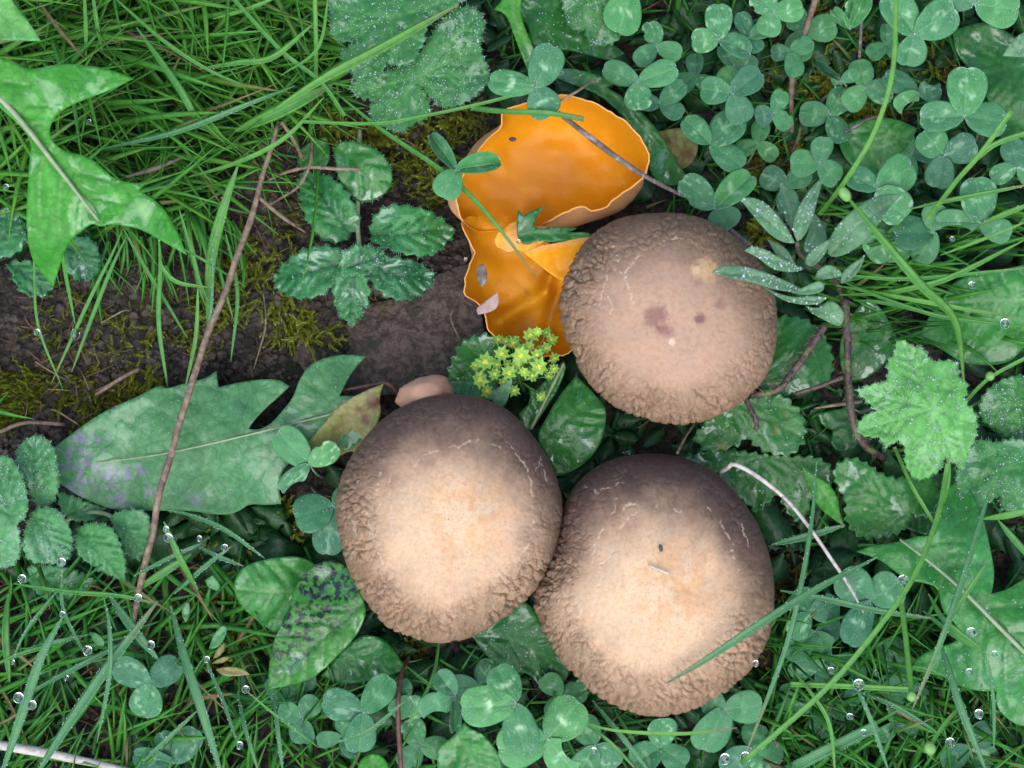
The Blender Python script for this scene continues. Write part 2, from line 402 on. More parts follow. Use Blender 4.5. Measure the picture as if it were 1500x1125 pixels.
# ------------------------------------------------------------------ ground
def gz(x, y):
    x = np.asarray(x, float); y = np.asarray(y, float)
    return (fbm(x * 45 + 3, y * 45 + 8, 3, 3) - .5) * .007 + (fbm(x * 260, y * 260, 9, 4) - .5) * .0044
def ground():
    ax = np.concatenate([[-60, -12, -3, -1, -.5], np.linspace(-.24, .24, 560), [.5, 1, 3, 12, 60]])
    ay = np.concatenate([[-60, -12, -3, -1, -.5], np.linspace(-.18, .18, 420), [.5, 1, 3, 12, 60]])
    X, Y = np.meshgrid(ax, ay); Z = gz(X, Y)
    f1, f2 = voro(X * 420, Y * 420, 21); Z = Z + .0016 * np.clip(.7 - f1, 0, 1) * sst(.35, .6, fbm(X * 80, Y * 80, 4, 3)) + .0026 * (fbm(X * 700, Y * 700, 33, 3) - .5)
    v = np.stack([X, Y, Z], -1).reshape(-1, 3); nx = len(ax)
    i = np.arange(len(ay) - 1)[:, None] * nx; j = np.arange(nx - 1)[None]
    f = np.stack([i + j, i + j + 1, i + j + nx + 1, i + j + nx], -1).reshape(-1, 4)
    o = mk('ground', v, f, M['soil'], origin=(0, 0, 0)); o['kind'] = 'structure'
ground()

def gpx(px, py, lift=0.):
    """world point on the soil seen at a pixel"""
    p = W(px, py, 0.); z = gz(p[..., 0], p[..., 1]) + lift
    return W(px, py, z)

# ------------------------------------------------------------------ polygons and traced sheets
def inside(poly, P):
    x, y = P[:, 0], P[:, 1]; c = np.zeros(len(P), bool); n = len(poly)
    for i in range(n):
        x1, y1 = poly[i]; x2, y2 = poly[i - 1]
        c ^= ((y1 > y) != (y2 > y)) & (x < (x2 - x1) * (y - y1) / (y2 - y1 + 1e-12) + x1)
    return c

def smooth_poly(poly, sharp=75, it=2):
    p = np.array(poly, float); keep = None
    for k in range(it):
        a = p - np.roll(p, 1, 0); b = np.roll(p, -1, 0) - p
        an = np.degrees(np.abs((np.arctan2(b[:, 1], b[:, 0]) - np.arctan2(a[:, 1], a[:, 0]) + np.pi) % (2 * np.pi) - np.pi))
        out = []
        for i in range(len(p)):
            if an[i] > sharp: out.append(p[i])
            else:
                out.append(p[i] * .75 + p[i - 1] * .25); out.append(p[i] * .75 + p[(i + 1) % len(p)] * .25)
        p = np.array(out)
    return p

def resample(p, step):
    out = []
    for i in range(len(p)):
        a = p[i]; b = p[(i + 1) % len(p)]; d = np.linalg.norm(b - a); n = max(1, int(round(d / step)))
        for t in range(n): out.append(a + (b - a) * t / n)
    return np.array(out)

def toothed(p, amp, per, seed):
    """saw the resampled outline: teeth lean along the outline"""
    d = np.linalg.norm(np.roll(p, -1, 0) - p, axis=1); s = np.concatenate([[0], np.cumsum(d)[:-1]])
    tot = d.sum(); per = tot / max(3, round(tot / per))
    ph = (s / per + .25 * (fbm(s / per / 3, s * 0, seed) - .5)) % 1
    saw = np.where(ph < .72, ph / .72, (1 - ph) / .28)
    area = .5 * np.sum(p[:, 0] * np.roll(p[:, 1], -1) - np.roll(p[:, 0], -1) * p[:, 1])
    t = np.roll(p, -1, 0) - np.roll(p, 1, 0); t /= np.linalg.norm(t, axis=1)[:, None] + 1e-9
    nrm = np.stack([t[:, 1], -t[:, 0]], 1) * (1 if area > 0 else -1)
    am = amp * (.7 + .6 * fbm(s / per * .6, s * 0 + 3, seed + 5))
    return p + nrm * ((saw - .45) * am)[:, None]

def seg_dist(P, segs):
    d = np.full(len(P), 1e9)
    for a, b, w_ in segs:
        a = np.array(a, float); b = np.array(b, float); ab = b - a
        t = np.clip(((P - a) @ ab) / (ab @ ab + 1e-9), 0, 1)
        d = np.minimum(d, np.linalg.norm(P - (a + t[:, None] * ab), axis=1) / w_)
    return d

def polysegs(pl, w_): return [(pl[i], pl[i + 1], w_) for i in range(len(pl) - 1)]

def pinnate(mid, n, ang, length, curve=.35):
    mid = np.array(mid, float); m = spline(mid, 40); segs = polysegs(m, 1.6)
    T = np.gradient(m, axis=0); T /= np.linalg.norm(T, axis=1)[:, None]
    for k in range(n):
        u = (k + .6) / (n + .6); i = int(u * 38)
        for s_ in (-1, 1):
            ii = min(39, max(0, i + (1 if s_ > 0 else 0)))
            t = T[ii]; a = R(ang) * s_; pt = m[ii].copy(); pl = [pt.copy()]
            L = length * (.5 + .9 * math.sin(math.pi * min(1, u * .9 + .08)))
            for q in range(7):
                aa = a * (1 - curve * q / 6); dv = np.array([t[0] * math.cos(aa) - t[1] * math.sin(aa), t[0] * math.sin(aa) + t[1] * math.cos(aa)])
                pt = pt + dv * L / 7; pl.append(pt.copy())
            segs += polysegs(pl, .8)
    return segs

def palmate(c, tips, sub=3):
    segs = []; c = np.array(c, float)
    for t in tips:
        t = np.array(t, float); segs.append((c, t, 1.2)); d = t - c; L = np.linalg.norm(d); a0 = math.atan2(d[1], d[0])
        for k in range(sub):
            p = c + d * (.35 + .5 * k / sub)
            for s_ in (-1, 1):
                segs.append((p, p + np.array([math.cos(a0 + s_ * .6), math.sin(a0 + s_ * .6)]) * L * .3 * (1 - .22 * k), .7))
    return segs

def ztab_fn(tab):
    T = np.array(tab, float)
    def f(P):
        d2 = ((P[:, None] - T[None, :, :2]) ** 2).sum(-1); ww = 1 / (d2 + 900.) ** 1.5
        return (ww * T[None, :, 2]).sum(1) / ww.sum(1)
    return f

SEED = [100]
def sheet(name, outline, ztab, mat, parent=None, step=4.5, teeth=None, mid=None, nv=6, vang=50, vlen=60, palm=None, vdepth=.35, vw=2.6,
          wave=1.0, wavel=45, th=.30, spots=None, dew=0, dew_r=(.6, 1.2), hairs=0, hair_len=7, sharp=75, holes=None, attrs=None, bulge=.3, dewmask=None, smooth_it=2):
    """a leaf or flap: outline and midrib in photograph pixels, heights in mm at a few control points"""
    SEED[0] += 1; sdv = SEED[0]
    p = smooth_poly(outline, sharp, smooth_it); p = resample(p, step * .8)
    if teeth: p = toothed(resample(p, min(step * .8, teeth[1] / 6)), teeth[0], teeth[1], sdv)
    lo = p.min(0); hi = p.max(0)
    gx, gy = np.meshgrid(np.arange(lo[0], hi[0], step), np.arange(lo[1], hi[1], step * .87))
    gx = gx + (np.arange(gx.shape[0]) % 2)[:, None] * step * .5
    G = np.stack([gx.ravel(), gy.ravel()], 1); G = G + rng.uniform(-.12, .12, G.shape) * step
    G = G[inside(p, G)]
    bd = np.full(len(G), 1e9)
    for i0 in range(0, len(p), 64):
        bd = np.minimum(bd, np.sqrt(((G[:, None] - p[None, i0:i0 + 64]) ** 2).sum(-1)).min(1))
    G = G[bd > step * .55]
    allp = np.vstack([p, G]); nb = len(p)
    vo, eo, fo, _, _, _ = delaunay_2d_cdt([Vector(q) for q in allp], [(i, (i + 1) % nb) for i in range(nb)], [], 1, 1e-4)
    P = np.array([(q[0], q[1]) for q in vo]); F = np.array([list(q) for q in fo if len(q) == 3])
    a = P[F[:, 1]] - P[F[:, 0]]; b = P[F[:, 2]] - P[F[:, 0]]; cr = a[:, 0] * b[:, 1] - a[:, 1] * b[:, 0]
    F = F[np.abs(cr) > 1e-6]; cr = cr[np.abs(cr) > 1e-6]
    F[cr > 0] = F[cr > 0][:, ::-1]              # pixel y runs down: this makes faces look up
    segs = []
    if mid is not None: segs = pinnate(mid, nv, vang, vlen)
    if palm is not None: segs = palmate(*palm)
    zf = ztab_fn(ztab)
    def height(Q):
        z = zf(Q) + wave * 2 * (fbm(Q[:, 0] / wavel + sdv, Q[:, 1] / wavel, sdv, 3) - .5)
        if segs:
            d = seg_dist(Q, segs); z = z - vdepth * np.exp(-(d / vw) ** 2) + bulge * sst(0, 14, d)
        return z
    Z = height(P)
    vein = np.exp(-(seg_dist(P, segs) / (vw * .8)) ** 2) if segs else np.zeros(len(P))
    spot = np.zeros(len(P))
    for (sx, sy, sr, sa) in (spots or []):
        dd = np.hypot(P[:, 0] - sx, P[:, 1] - sy) / sr
        spot = np.maximum(spot, sa * sst(1., .35, dd + .9 * (fbm(P[:, 0] / 6, P[:, 1] / 6, sdv, 3) - .5)))
    n = len(P); top = W(P[:, 0], P[:, 1], Z / 1000); bot = top - np.array([0, 0, th / 1000])
    E = np.concatenate([F[:, [0, 1]], F[:, [1, 2]], F[:, [2, 0]]]); key = E.min(1).astype(np.int64) * (n + 1) + E.max(1)
    _, ix, ct = np.unique(key, return_index=True, return_counts=True); Eb = E[ix[ct == 1]]
    faces = np.vstack([F, F[:, ::-1] + n, np.stack([Eb[:, 1], Eb[:, 0], Eb[:, 0] + n], 1), np.stack([Eb[:, 1], Eb[:, 0] + n, Eb[:, 1] + n], 1)])
    at = {'vein': np.concatenate([vein, vein]), 'spot': np.concatenate([spot, spot])}
    for k_, fn in (attrs or {}).items(): at[k_] = np.concatenate([fn(P)] * 2)
    o = mk(name, np.vstack([top, bot]), faces, mat, parent, at)
    root = o if parent is None else o
    if dew:
        A = .5 * np.abs(cr).sum(); nd = int(A / 1000 * dew)
        w_ = np.abs(cr) / np.abs(cr).sum(); ti = rng.choice(len(F), nd, p=w_)
        r1 = np.sqrt(rng.random(nd)); r2 = rng.random(nd)
        bc = np.stack([1 - r1, r1 * (1 - r2), r1 * r2], 1)
        Q = (P[F[ti]] * bc[..., None]).sum(1)
        zz = (Z[F[ti]] * bc).sum(1)
        keep = fbm(Q[:, 0] / 30, Q[:, 1] / 30, sdv + 9, 3) > .38
        if dewmask is not None: keep &= dewmask(Q)
        Q = Q[keep]; zz = zz[keep]
        rr = rng.uniform(dew_r[0], dew_r[1], len(Q)) * (1 + (rng.random(len(Q)) > .93) * .7)
        C = W(Q[:, 0], Q[:, 1], zz / 1000 + rr * S * .5)
        dv, df = beads_vf(C, rr * S)
        d_ = mk('dew', dv, df, M['dew'], o); d_['kind'] = 'stuff'
    if hairs:
        bi = rng.integers(0, nb, hairs); q = p[bi]
        t = np.roll(p, -3, 0)[bi] - np.roll(p, 3, 0)[bi]; t /= np.linalg.norm(t, axis=1)[:, None] + 1e-9
        area = .5 * np.sum(p[:, 0] * np.roll(p[:, 1], -1) - np.roll(p[:, 0], -1) * p[:, 1])
        nr = np.stack([t[:, 1], -t[:, 0]], 1) * (1 if area > 0 else -1) + rng.normal(0, .35, (hairs, 2))
        zz = height(q); L = hair_len * rng.uniform(.5, 1.1, hairs)
        A_ = W(q[:, 0], q[:, 1], zz / 1000 - .0001); e = q + nr * L[:, None]; B_ = W(e[:, 0], e[:, 1], zz / 1000 + rng.uniform(-.0003, .0008, hairs))
        sp = np.array([[1, 0, 0], [-.5, .8, 0], [-.5, -.8, .6]]) * .28 * S
        V = np.concatenate([A_[:, None] + sp[None], B_[:, None]], 1).reshape(-1, 3)
        base = np.arange(hairs)[:, None, None] * 4
        Fh = (np.array([(0, 1, 3), (1, 2, 3), (2, 0, 3)])[None] + base).reshape(-1, 3)
        h_ = mk('hair_fringe', V, Fh, M['hair'], o); h_['kind'] = 'stuff'
    return o

# ------------------------------------------------------------------ brown capped mushrooms
def mushroom(label, ctr, outline, zr, h, pal, cracks, wr_dir, wr_amt, stains=(), specks=0., bandw=.5, foot=None, seed=0, e=.8, bright=0):
    cx, cy = ctr; ol = np.array(outline, float)
    th0 = np.arctan2(ol[:, 1] - cy, ol[:, 0] - cx); rr0 = np.hypot(ol[:, 0] - cx, ol[:, 1] - cy)
    o_ = np.argsort(th0); th0 = th0[o_]; rr0 = rr0[o_]
    nt_, nr_ = 600, 180
    th = np.linspace(-np.pi, np.pi, nt_, endpoint=False)
    Rr = np.interp(th, np.concatenate([th0 - 2 * np.pi, th0, th0 + 2 * np.pi]), np.tile(rr0, 3))
    ker = np.hanning(37); ker /= ker.sum(); Rr = np.convolve(np.concatenate([Rr[-18:], Rr, Rr[:18]]), ker, 'valid')
    s = np.linspace(0.002, 1, nr_); r = np.sin(s * np.pi / 2); zz = np.cos(s * np.pi / 2) ** e
    rg = np.concatenate([r, [.998, .988, .965, .93, .88]]); zg = np.concatenate([zz * h, [-.8, -1.6, -2.2, -2.3, -1.8]])
    RR, TT = np.meshgrid(rg, th, indexing='ij'); ZZ = np.repeat(zg[:, None], nt_, 1) + zr
    wob = 1 + .006 * np.sin(7 * TT + seed) * RR
    dx = RR * Rr[None] * np.cos(TT) * wob; dy = RR * Rr[None] * np.sin(TT) * wob
    PX = cx + dx; PY = cy + dy
    um = dx * .18; vm = dy * .18                   # millimetres on the cap
    ZZ = ZZ + 1.1 * (fbm(um / 14 + seed, vm / 14, seed, 2) - .5) * 2 * (1 - RR ** 4)
    # wrinkles and scales towards the margin
    dirw = (np.cos(TT) * wr_dir[0] + np.sin(TT) * wr_dir[1])
    wq = sst(.55, .92, RR + .10 * (fbm(um / 6, vm / 6, seed + 3) - .5)) * (wr_amt[0] + (wr_amt[1] - wr_amt[0]) * sst(-.55, .45, dirw))
    wu = um + 3.4 * (fbm(um / 3.2, vm / 3.2, seed + 5) - .5) + .8 * (fbm(um / .9, vm / .9, seed + 6, 3) - .5); wv = vm + 3.4 * (fbm(um / 3.2, vm / 3.2, seed + 8) - .5) + .8 * (fbm(um / .9, vm / .9, seed + 9, 3) - .5)
    f1, f2 = voro(wu / 2.5, wv / 2.3, seed + 11); e1 = f2 - f1
    g1, g2 = voro(wu / 1.05 + 5, wv / 1.05, seed + 12); e2 = g2 - g1
    puff = .55 * sst(0, .3, e1) + .45 * sst(0, .75, e1); puff2 = sst(0, .6, e2)
    arc = TT * Rr[None] * .18
    fib = fbm(arc / .5, RR * Rr[None] * .18 / 2.2, seed + 20, 3)
    gate = .25 + 1.0 * sst(.32, .62, fbm(um / 4.5, vm / 4.5, seed + 33, 3))
    disp = wq * (1 - .55 * sst(.965, 1., RR)) * (1.25 * gate * (puff - 1) + .36 * (puff2 - 1) * (.3 + .7 * puff) + .12 * (fib - .5) * 2)
    disp = disp + .10 * (fbm(um / .7, vm / .7, seed + 30, 3) - .5) * (1 - wq)
    # cracks in the skin
    wx = PX + 5 * (fbm(um / 1.3, vm / 1.3, seed + 40, 3) - .5) * 2; wy = PY + 5 * (fbm(um / 1.3, vm / 1.3, seed + 41, 3) - .5) * 2
    Pq = np.stack([wx.ravel(), wy.ravel()], 1); cd = np.full(len(Pq), 1e9)
    for wd, pl in cracks:
        pl = np.array(pl, float); bb = (Pq[:, 0] > pl[:, 0].min() - 9) & (Pq[:, 0] < pl[:, 0].max() + 9) & (Pq[:, 1] > pl[:, 1].min() - 9) & (Pq[:, 1] < pl[:, 1].max() + 9)
        if bb.any(): cd[bb] = np.minimum(cd[bb], seg_dist(Pq[bb], polysegs(pl, wd)))
    cd = cd.reshape(PX.shape)
    crack = np.exp(-(cd / .95) ** 2) * sst(.30, .58, fbm(um / .9, vm / .9, seed + 44, 2))
    disp = disp - .18 * crack
    # skin colour: pigment zones, darker towards the upper side, dark creases, pale scale edges
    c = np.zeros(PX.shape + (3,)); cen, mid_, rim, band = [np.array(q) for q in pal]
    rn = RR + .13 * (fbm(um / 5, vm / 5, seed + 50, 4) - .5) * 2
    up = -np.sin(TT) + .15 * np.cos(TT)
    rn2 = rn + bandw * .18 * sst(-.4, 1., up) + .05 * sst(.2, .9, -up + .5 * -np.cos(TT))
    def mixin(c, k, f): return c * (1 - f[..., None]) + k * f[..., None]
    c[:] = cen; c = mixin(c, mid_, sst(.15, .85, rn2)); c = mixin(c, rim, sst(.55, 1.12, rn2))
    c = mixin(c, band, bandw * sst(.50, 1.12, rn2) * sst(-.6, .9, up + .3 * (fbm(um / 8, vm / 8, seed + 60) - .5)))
    fb = .7 * ramp_np(.50, .72, fib) * sst(.35, .85, RR)
    c = c * (1 - (.26 * fb)[..., None] * np.array([.8, 1., 1.1]))
    sc = sst(.42, .62, fbm(um / .8 + 3, vm / .8, seed + 70, 3)) * sst(.55, .9, RR) * .14
    c = c * (1 - sc[..., None] * np.array([.8, 1., 1.15]))
    c = mixin(c, np.array([.13, .078, .042]), wq * gate * .36 * sst(.16, .02, e1))
    c = mixin(c, np.array([.52, .38, .25]), wq * gate * .26 * sst(.10, .25, e1) * sst(.6, .3, e1) * sst(.35, .6, fib))
    c = mixin(c, np.array([.16, .10, .058]), wq * .30 * sst(.16, .02, e2) * sst(.35, .55, fib))
    if specks:
        h1, _ = voro(um / 1.35, vm / 1.35, seed + 80)
        sp = sst(.26, .12, h1 + .25 * (fbm(um, vm, seed + 81) - .3)) * sst(.85, .2, np.hypot(dx - .2 * Rr, dy + .0 * Rr) / Rr[None]) * specks
        c = mixin(c, np.array([.42, .17, .06]), sp * .42)
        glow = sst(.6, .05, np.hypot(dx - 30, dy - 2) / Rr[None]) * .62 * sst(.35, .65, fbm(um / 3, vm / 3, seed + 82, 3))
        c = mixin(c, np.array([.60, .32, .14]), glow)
    for (sx, sy, sr, scol, sa) in stains:
        dd = np.hypot(PX - sx, (PY - sy)) / sr + .9 * (fbm(um / 1.2, vm / 1.2, seed + 90, 4) - .5)
        c = mixin(c, np.array(scol), sa * sst(1.1, .3, dd))
    c = mixin(c, np.array([.60, .47, .34]), np.clip(crack * .8, 0, 1))
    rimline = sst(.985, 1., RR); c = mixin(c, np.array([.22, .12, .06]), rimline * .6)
    pos = W(PX, PY, ZZ / 1000)
    du = np.gradient(pos, axis=0); dv = np.roll(pos, -1, 1) - np.roll(pos, 1, 1)
    nm = np.cross(dv, du); nm /= np.linalg.norm(nm, axis=-1)[..., None] + 1e-12
    sgn = np.sign(nm[10, :, 2].mean()); nm *= sgn
    pos = pos + nm * (disp / 1000)[..., None]
    nrow = len(rg)
    i = np.arange(nrow - 1)[:, None] * nt_; j = np.arange(nt_)[None]; j2 = (j + 1) % nt_
    f = np.stack([i + j, i + j2, i + nt_ + j2, i + nt_ + j], -1).reshape(-1, 4)[:, ::-1]
    v = pos.reshape(-1, 3); cc = c.reshape(-1, 3)
    if sgn < 0: f = f[:, ::-1]
    # close the tiny hole at the top of the cap
    jj = np.arange(nt_); kc = len(v); v = np.vstack([v, v[:nt_].mean(0)]); cc = np.vstack([cc, cc[:nt_].mean(0)])
    fan = np.stack([jj, (jj + 1) % nt_, np.full(nt_, kc)], 1)
    if v[0, 0] * 0 == 0 and np.cross(v[fan[0, 1]] - v[fan[0, 0]], v[kc] - v[fan[0, 0]])[2] < 0: fan = fan[:, ::-1]
    fl = np.vstack([f[:, [0, 1, 2]], f[:, [0, 2, 3]], fan])
    base = gpx(*(foot or ctr)); root = empty('brown_mushroom', base); tag(root, label, 'mushroom', 'brown capped mushrooms')
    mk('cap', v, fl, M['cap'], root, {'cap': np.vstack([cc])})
    # gills: pleated underside
    ng = 360; tg = np.linspace(-np.pi, np.pi, ng, endpoint=False); Rg = np.interp(tg, th, Rr)
    rows = []
    for q, (ra, dz) in enumerate([(.90, -2.0), (.75, -2.6), (.5, -2.0), (.2, 1.0)]):
        zg_ = zr + dz + (np.arange(ng) % 2) * 1.6
        rows.append(W(cx + Rg * ra * np.cos(tg), cy + Rg * ra * np.sin(tg), zg_ / 1000))
    gv = np.concatenate(rows); i = np.arange(3)[:, None] * ng; j = np.arange(ng)[None]; j2 = (j + 1) % ng
    mk('gills', gv, np.stack([i + j, i + j2, i + ng + j2, i + ng + j], -1).reshape(-1, 4), M['gill'], root)
    fx, fy = foot or ctr
    P = np.array([W(fx, fy, -.004), W((fx * 2 + cx) / 3, (fy * 2 + cy) / 3, zr / 3000), W((fx + 2 * cx) / 3, (fy + 2 * cy) / 3, zr / 1500), W(cx, cy, (zr + 3) / 1000)]).reshape(-1, 3)
    sv_, sf_ = tube_vf(spline(P, 14), np.linspace(.0075, .0058, 14), 18, .05, seed); mk('stipe', sv_, sf_, M['stipe'], root)
    return root
def ramp_np(a, b, x): return sst(a, b, x)

mushroom('pale centred brown mushroom cap touching its neighbour, below the green floret cluster', (657, 760),
    [(680, 577), (735, 596), (780, 636), (811, 690), (824, 745), (817, 800), (798, 845), (760, 890), (720, 920), (680, 938), (640, 942), (600, 936), (565, 922), (536, 880), (508, 830), (492, 770), (496, 710), (515, 665), (545, 628), (590, 596), (635, 578)],
    31, 19, ((.66, .47, .285), (.53, .355, .222), (.225, .148, .087), (.108, .068, .058)),
    [(1.1, [(555, 690), (552, 720), (556, 745)]), (1.0, [(570, 695), (572, 740), (574, 780), (578, 790)]), (.9, [(532, 740), (546, 790), (556, 815), (560, 830)]),
     (.8, [(515, 765), (522, 790), (530, 815)]), (1.0, [(600, 690), (622, 668), (640, 660)]), (1.0, [(655, 657), (675, 653), (700, 645)]), (1., [(715, 650), (733, 657)]),
     (.9, [(741, 648), (752, 656)]), (1.3, [(755, 665), (770, 685), (778, 710), (781, 740), (783, 765), (778, 790), (765, 810)]), (1., [(795, 680), (802, 702)]), (.8, [(786, 690), (795, 670)])],
    (-.35, .9), (.16, 1.), specks=1., bandw=.95, foot=(700, 770), seed=3)
mushroom('stained tan mushroom cap beside the orange cup fungus, a bluish leaf resting on it', (980, 468),
    [(960, 311), (1000, 313), (1040, 325), (1085, 351), (1118, 392), (1137, 440), (1140, 480), (1132, 530), (1108, 572), (1070, 602), (1030, 618), (1000, 623), (960, 620), (920, 607), (880, 580), (850, 545), (830, 500), (818, 450), (822, 415), (838, 378), (868, 342), (912, 318)],
    33, 18, ((.45, .29, .19), (.41, .262, .172), (.23, .150, .086), (.135, .087, .066)),
    [(1.8, [(937, 372), (928, 385), (916, 400), (918, 415), (922, 430), (927, 445)]), (1.2, [(907, 398), (916, 403)]), (1.1, [(902, 375), (905, 385), (899, 397)]),
     (1.2, [(888, 405), (882, 425), (877, 445)]), (1.0, [(891, 435), (895, 450), (897, 465)]), (.9, [(872, 357), (888, 360), (897, 362)]), (.8, [(965, 357), (990, 349), (1005, 350), (1020, 357)]), (.7, [(860, 425), (861, 440)])],
    (-.75, .6), (.35, 1.), stains=[(962, 462, 22, (.20, .095, .085), .75), (973, 482, 15, (.22, .10, .09), .7), (1025, 468, 11, (.16, .07, .075), .8), (1055, 447, 12, (.25, .12, .10), .6), (1024, 412, 10, (.28, .14, .14), .5), (1035, 395, 22, (.62, .40, .19), .85), (1022, 396, 10, (.66, .46, .26), .8), (985, 501, 6, (.75, .55, .40), .7)],
    bandw=.55, foot=(975, 500), seed=17)
mushroom('largest brown mushroom cap, lowest of the three, a grass blade lying across it', (958, 857),
    [(940, 663), (990, 668), (1050, 694), (1095, 742), (1121, 800), (1135, 860), (1131, 920), (1108, 970), (1062, 1018), (1005, 1044), (950, 1050), (893, 1035), (842, 990), (802, 940), (777, 892), (783, 862), (800, 830), (816, 785), (824, 742), (850, 703), (890, 675)],
    27, 20, ((.67, .48, .29), (.54, .365, .228), (.23, .152, .09), (.096, .060, .053)),
    [(1.9, [(853, 710), (863, 716), (875, 724)]), (1.0, [(880, 715), (900, 710), (915, 705)]), (.9, [(902, 730), (896, 752)]), (1.2, [(935, 737), (915, 743), (908, 752)]), (1.3, [(965, 740), (957, 752)]), (1.2, [(987, 744), (997, 751)]),
     (1.3, [(930, 752), (912, 770), (902, 782), (900, 803), (893, 820), (880, 830), (876, 845)]), (1.1, [(884, 776), (875, 790), (868, 815), (862, 850)]), (1.2, [(884, 846), (875, 860), (874, 885), (877, 895)]), (1.2, [(872, 900), (876, 912)]),
     (1.0, [(848, 870), (853, 900)]), (1.4, [(1052, 760), (1062, 780), (1072, 797), (1076, 815), (1080, 838)]), (1.0, [(1033, 740), (1046, 752)]), (.8, [(1080, 760), (1095, 785), (1098, 800)]), (.8, [(1074, 845), (1070, 852)]), (.8, [(1080, 875), (1070, 893), (1055, 905)])],
    (-.45, .9), (.14, 1.), specks=1., bandw=1., foot=(950, 860), seed=29)

# ------------------------------------------------------------------ orange cup fungus
cup_root = empty('orange_cup_fungus', gpx(775, 300)); tag(cup_root, 'torn bright orange cup fungus with a pale curled rim behind the tan cap', 'fungus')
def bowl(name, rim, ctr, zb, th_mm, n=220, m=46, folds=None, inner_shade=None, pw=1.0, seed=0, mat='cup', rough_rim=2.0):
    """rim: (px,py,z mm,bulge) loop; the wall sags from the rim to a deep point"""
    rim = np.array(rim, float); q = np.vstack([rim, rim[:1]])
    L = np.concatenate([[0], np.cumsum(np.hypot(*np.diff(q[:, :2], axis=0).T))]); u = np.linspace(0, L[-1], n, endpoint=False)
    Rm = np.stack([np.interp(u, L, q[:, k]) for k in range(4)], 1)
    ker = np.hanning(7); ker /= ker.sum()
    for k in range(4): Rm[:, k] = np.convolve(np.concatenate([Rm[-3:, k], Rm[:, k], Rm[:3, k]]), ker, 'valid')
    ph = np.arange(n); Rm[:, :2] += rough_rim * ((fbm(ph / 3., ph * 0 + seed, seed, 3) - .5) * 2)[:, None] * (Rm[:, :2] - np.array(ctr)) / np.hypot(*(Rm[:, :2] - np.array(ctr)).T)[:, None]
    t = np.linspace(0.02, 1, m)[:, None]
    k5 = np.hanning(61); k5 /= k5.sum()
    Ls = np.stack([np.convolve(np.concatenate([Rm[-30:, q], Rm[:, q], Rm[:30, q]]), k5, 'valid') for q in range(4)], 1)
    mixw = sst(.55, 1., t); Rx = Ls[None, :, 0] * (1 - mixw) + Rm[None, :, 0] * mixw; Ry = Ls[None, :, 1] * (1 - mixw) + Rm[None, :, 1] * mixw
    lat = (1 - (1 - t) ** 2.1) ** .8 + Rm[None, :, 3] * np.sin(np.clip(t, 0, 1) * np.pi) ** 1.5 * t
    zz = zb + ((Ls[None, :, 2] * (1 - mixw) + Rm[None, :, 2] * mixw) - zb) * t ** 2.3
    X = ctr[0] + (Rx - ctr[0]) * lat; Y = ctr[1] + (Ry - ctr[1]) * lat
    env = np.sin(np.pi * t) ** .8
    zz = zz + 6.0 * (fbm(X / 45 + seed, Y / 45, seed, 2) - .5) * env
    X = X + 5 * (fbm(X / 40, Y / 40 + 9, seed + 4, 2) - .5) * env
    for (ax, ay, bx, by, amp, wd) in (folds or []):
        d = seg_dist(np.stack([X.ravel(), Y.ravel()], 1), [((ax, ay), (bx, by), 1)]).reshape(X.shape); zz = zz + amp * np.exp(-(d / wd) ** 2) * np.sin(np.pi * np.clip(t * .98, 0, 1)) ** .3
    In = W(X, Y, zz / 1000)
    du = np.gradient(In, axis=0); dv = np.roll(In, -1, 1) - np.roll(In, 1, 1); nm = np.cross(du, dv); nm /= np.linalg.norm(nm, axis=-1)[..., None] + 1e-12
    if nm[:10, :, 2].mean() > 0: nm = -nm
    Out = In + nm * (th_mm / 1000) * np.clip(1.25 - t, .25, 1)[..., None] * np.minimum(1, t * 8)[..., None]
    v = np.concatenate([In.reshape(-1, 3), Out.reshape(-1, 3)]); k = m * n
    i = np.arange(m - 1)[:, None] * n; j = np.arange(n)[None]; j2 = (j + 1) % n
    f = np.stack([i + j, i + j2, i + n + j2, i + n + j], -1).reshape(-1, 4)
    jj = np.arange(n); rimf = np.stack([(m - 1) * n + jj, (m - 1) * n + (jj + 1) % n, k + (m - 1) * n + (jj + 1) % n, k + (m - 1) * n + jj], 1)
    v = np.vstack([v, In[0].mean(0), Out[0].mean(0)])
    f = np.vstack([f, f[:, ::-1] + k, rimf]); f = np.vstack([f[:, [0, 1, 2]], f[:, [0, 2, 3]], np.stack([jj, np.full(n, 2 * k), (jj + 1) % n], 1), np.stack([jj + k, (jj + 1) % n + k, np.full(n, 2 * k + 1)], 1)])
    outer = np.concatenate([(sst(.975, 1., t) * sst(17, 25, Rm[:, 2])[None] * np.ones_like(X))    .ravel() * .18, (sst(.25, .6, t) * sst(13, 21, Rm[:, 2])[None] * np.ones_like(X)).ravel() * .9 + .05])
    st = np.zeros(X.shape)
    for (sx, sy, sr) in (inner_shade or []): st = np.maximum(st, sst(1.2, .2, np.hypot(X - sx, Y - sy) / sr + .12 * (fbm(X / 20, Y / 20, seed + 8, 2) - .5)))
    return mk(name, v, f, M[mat], cup_root if mat == 'cup' else None, {'outer': np.append(outer, [0, 1]), 'inner_shade': np.concatenate([st.ravel(), np.zeros(k), [1, 0]])})
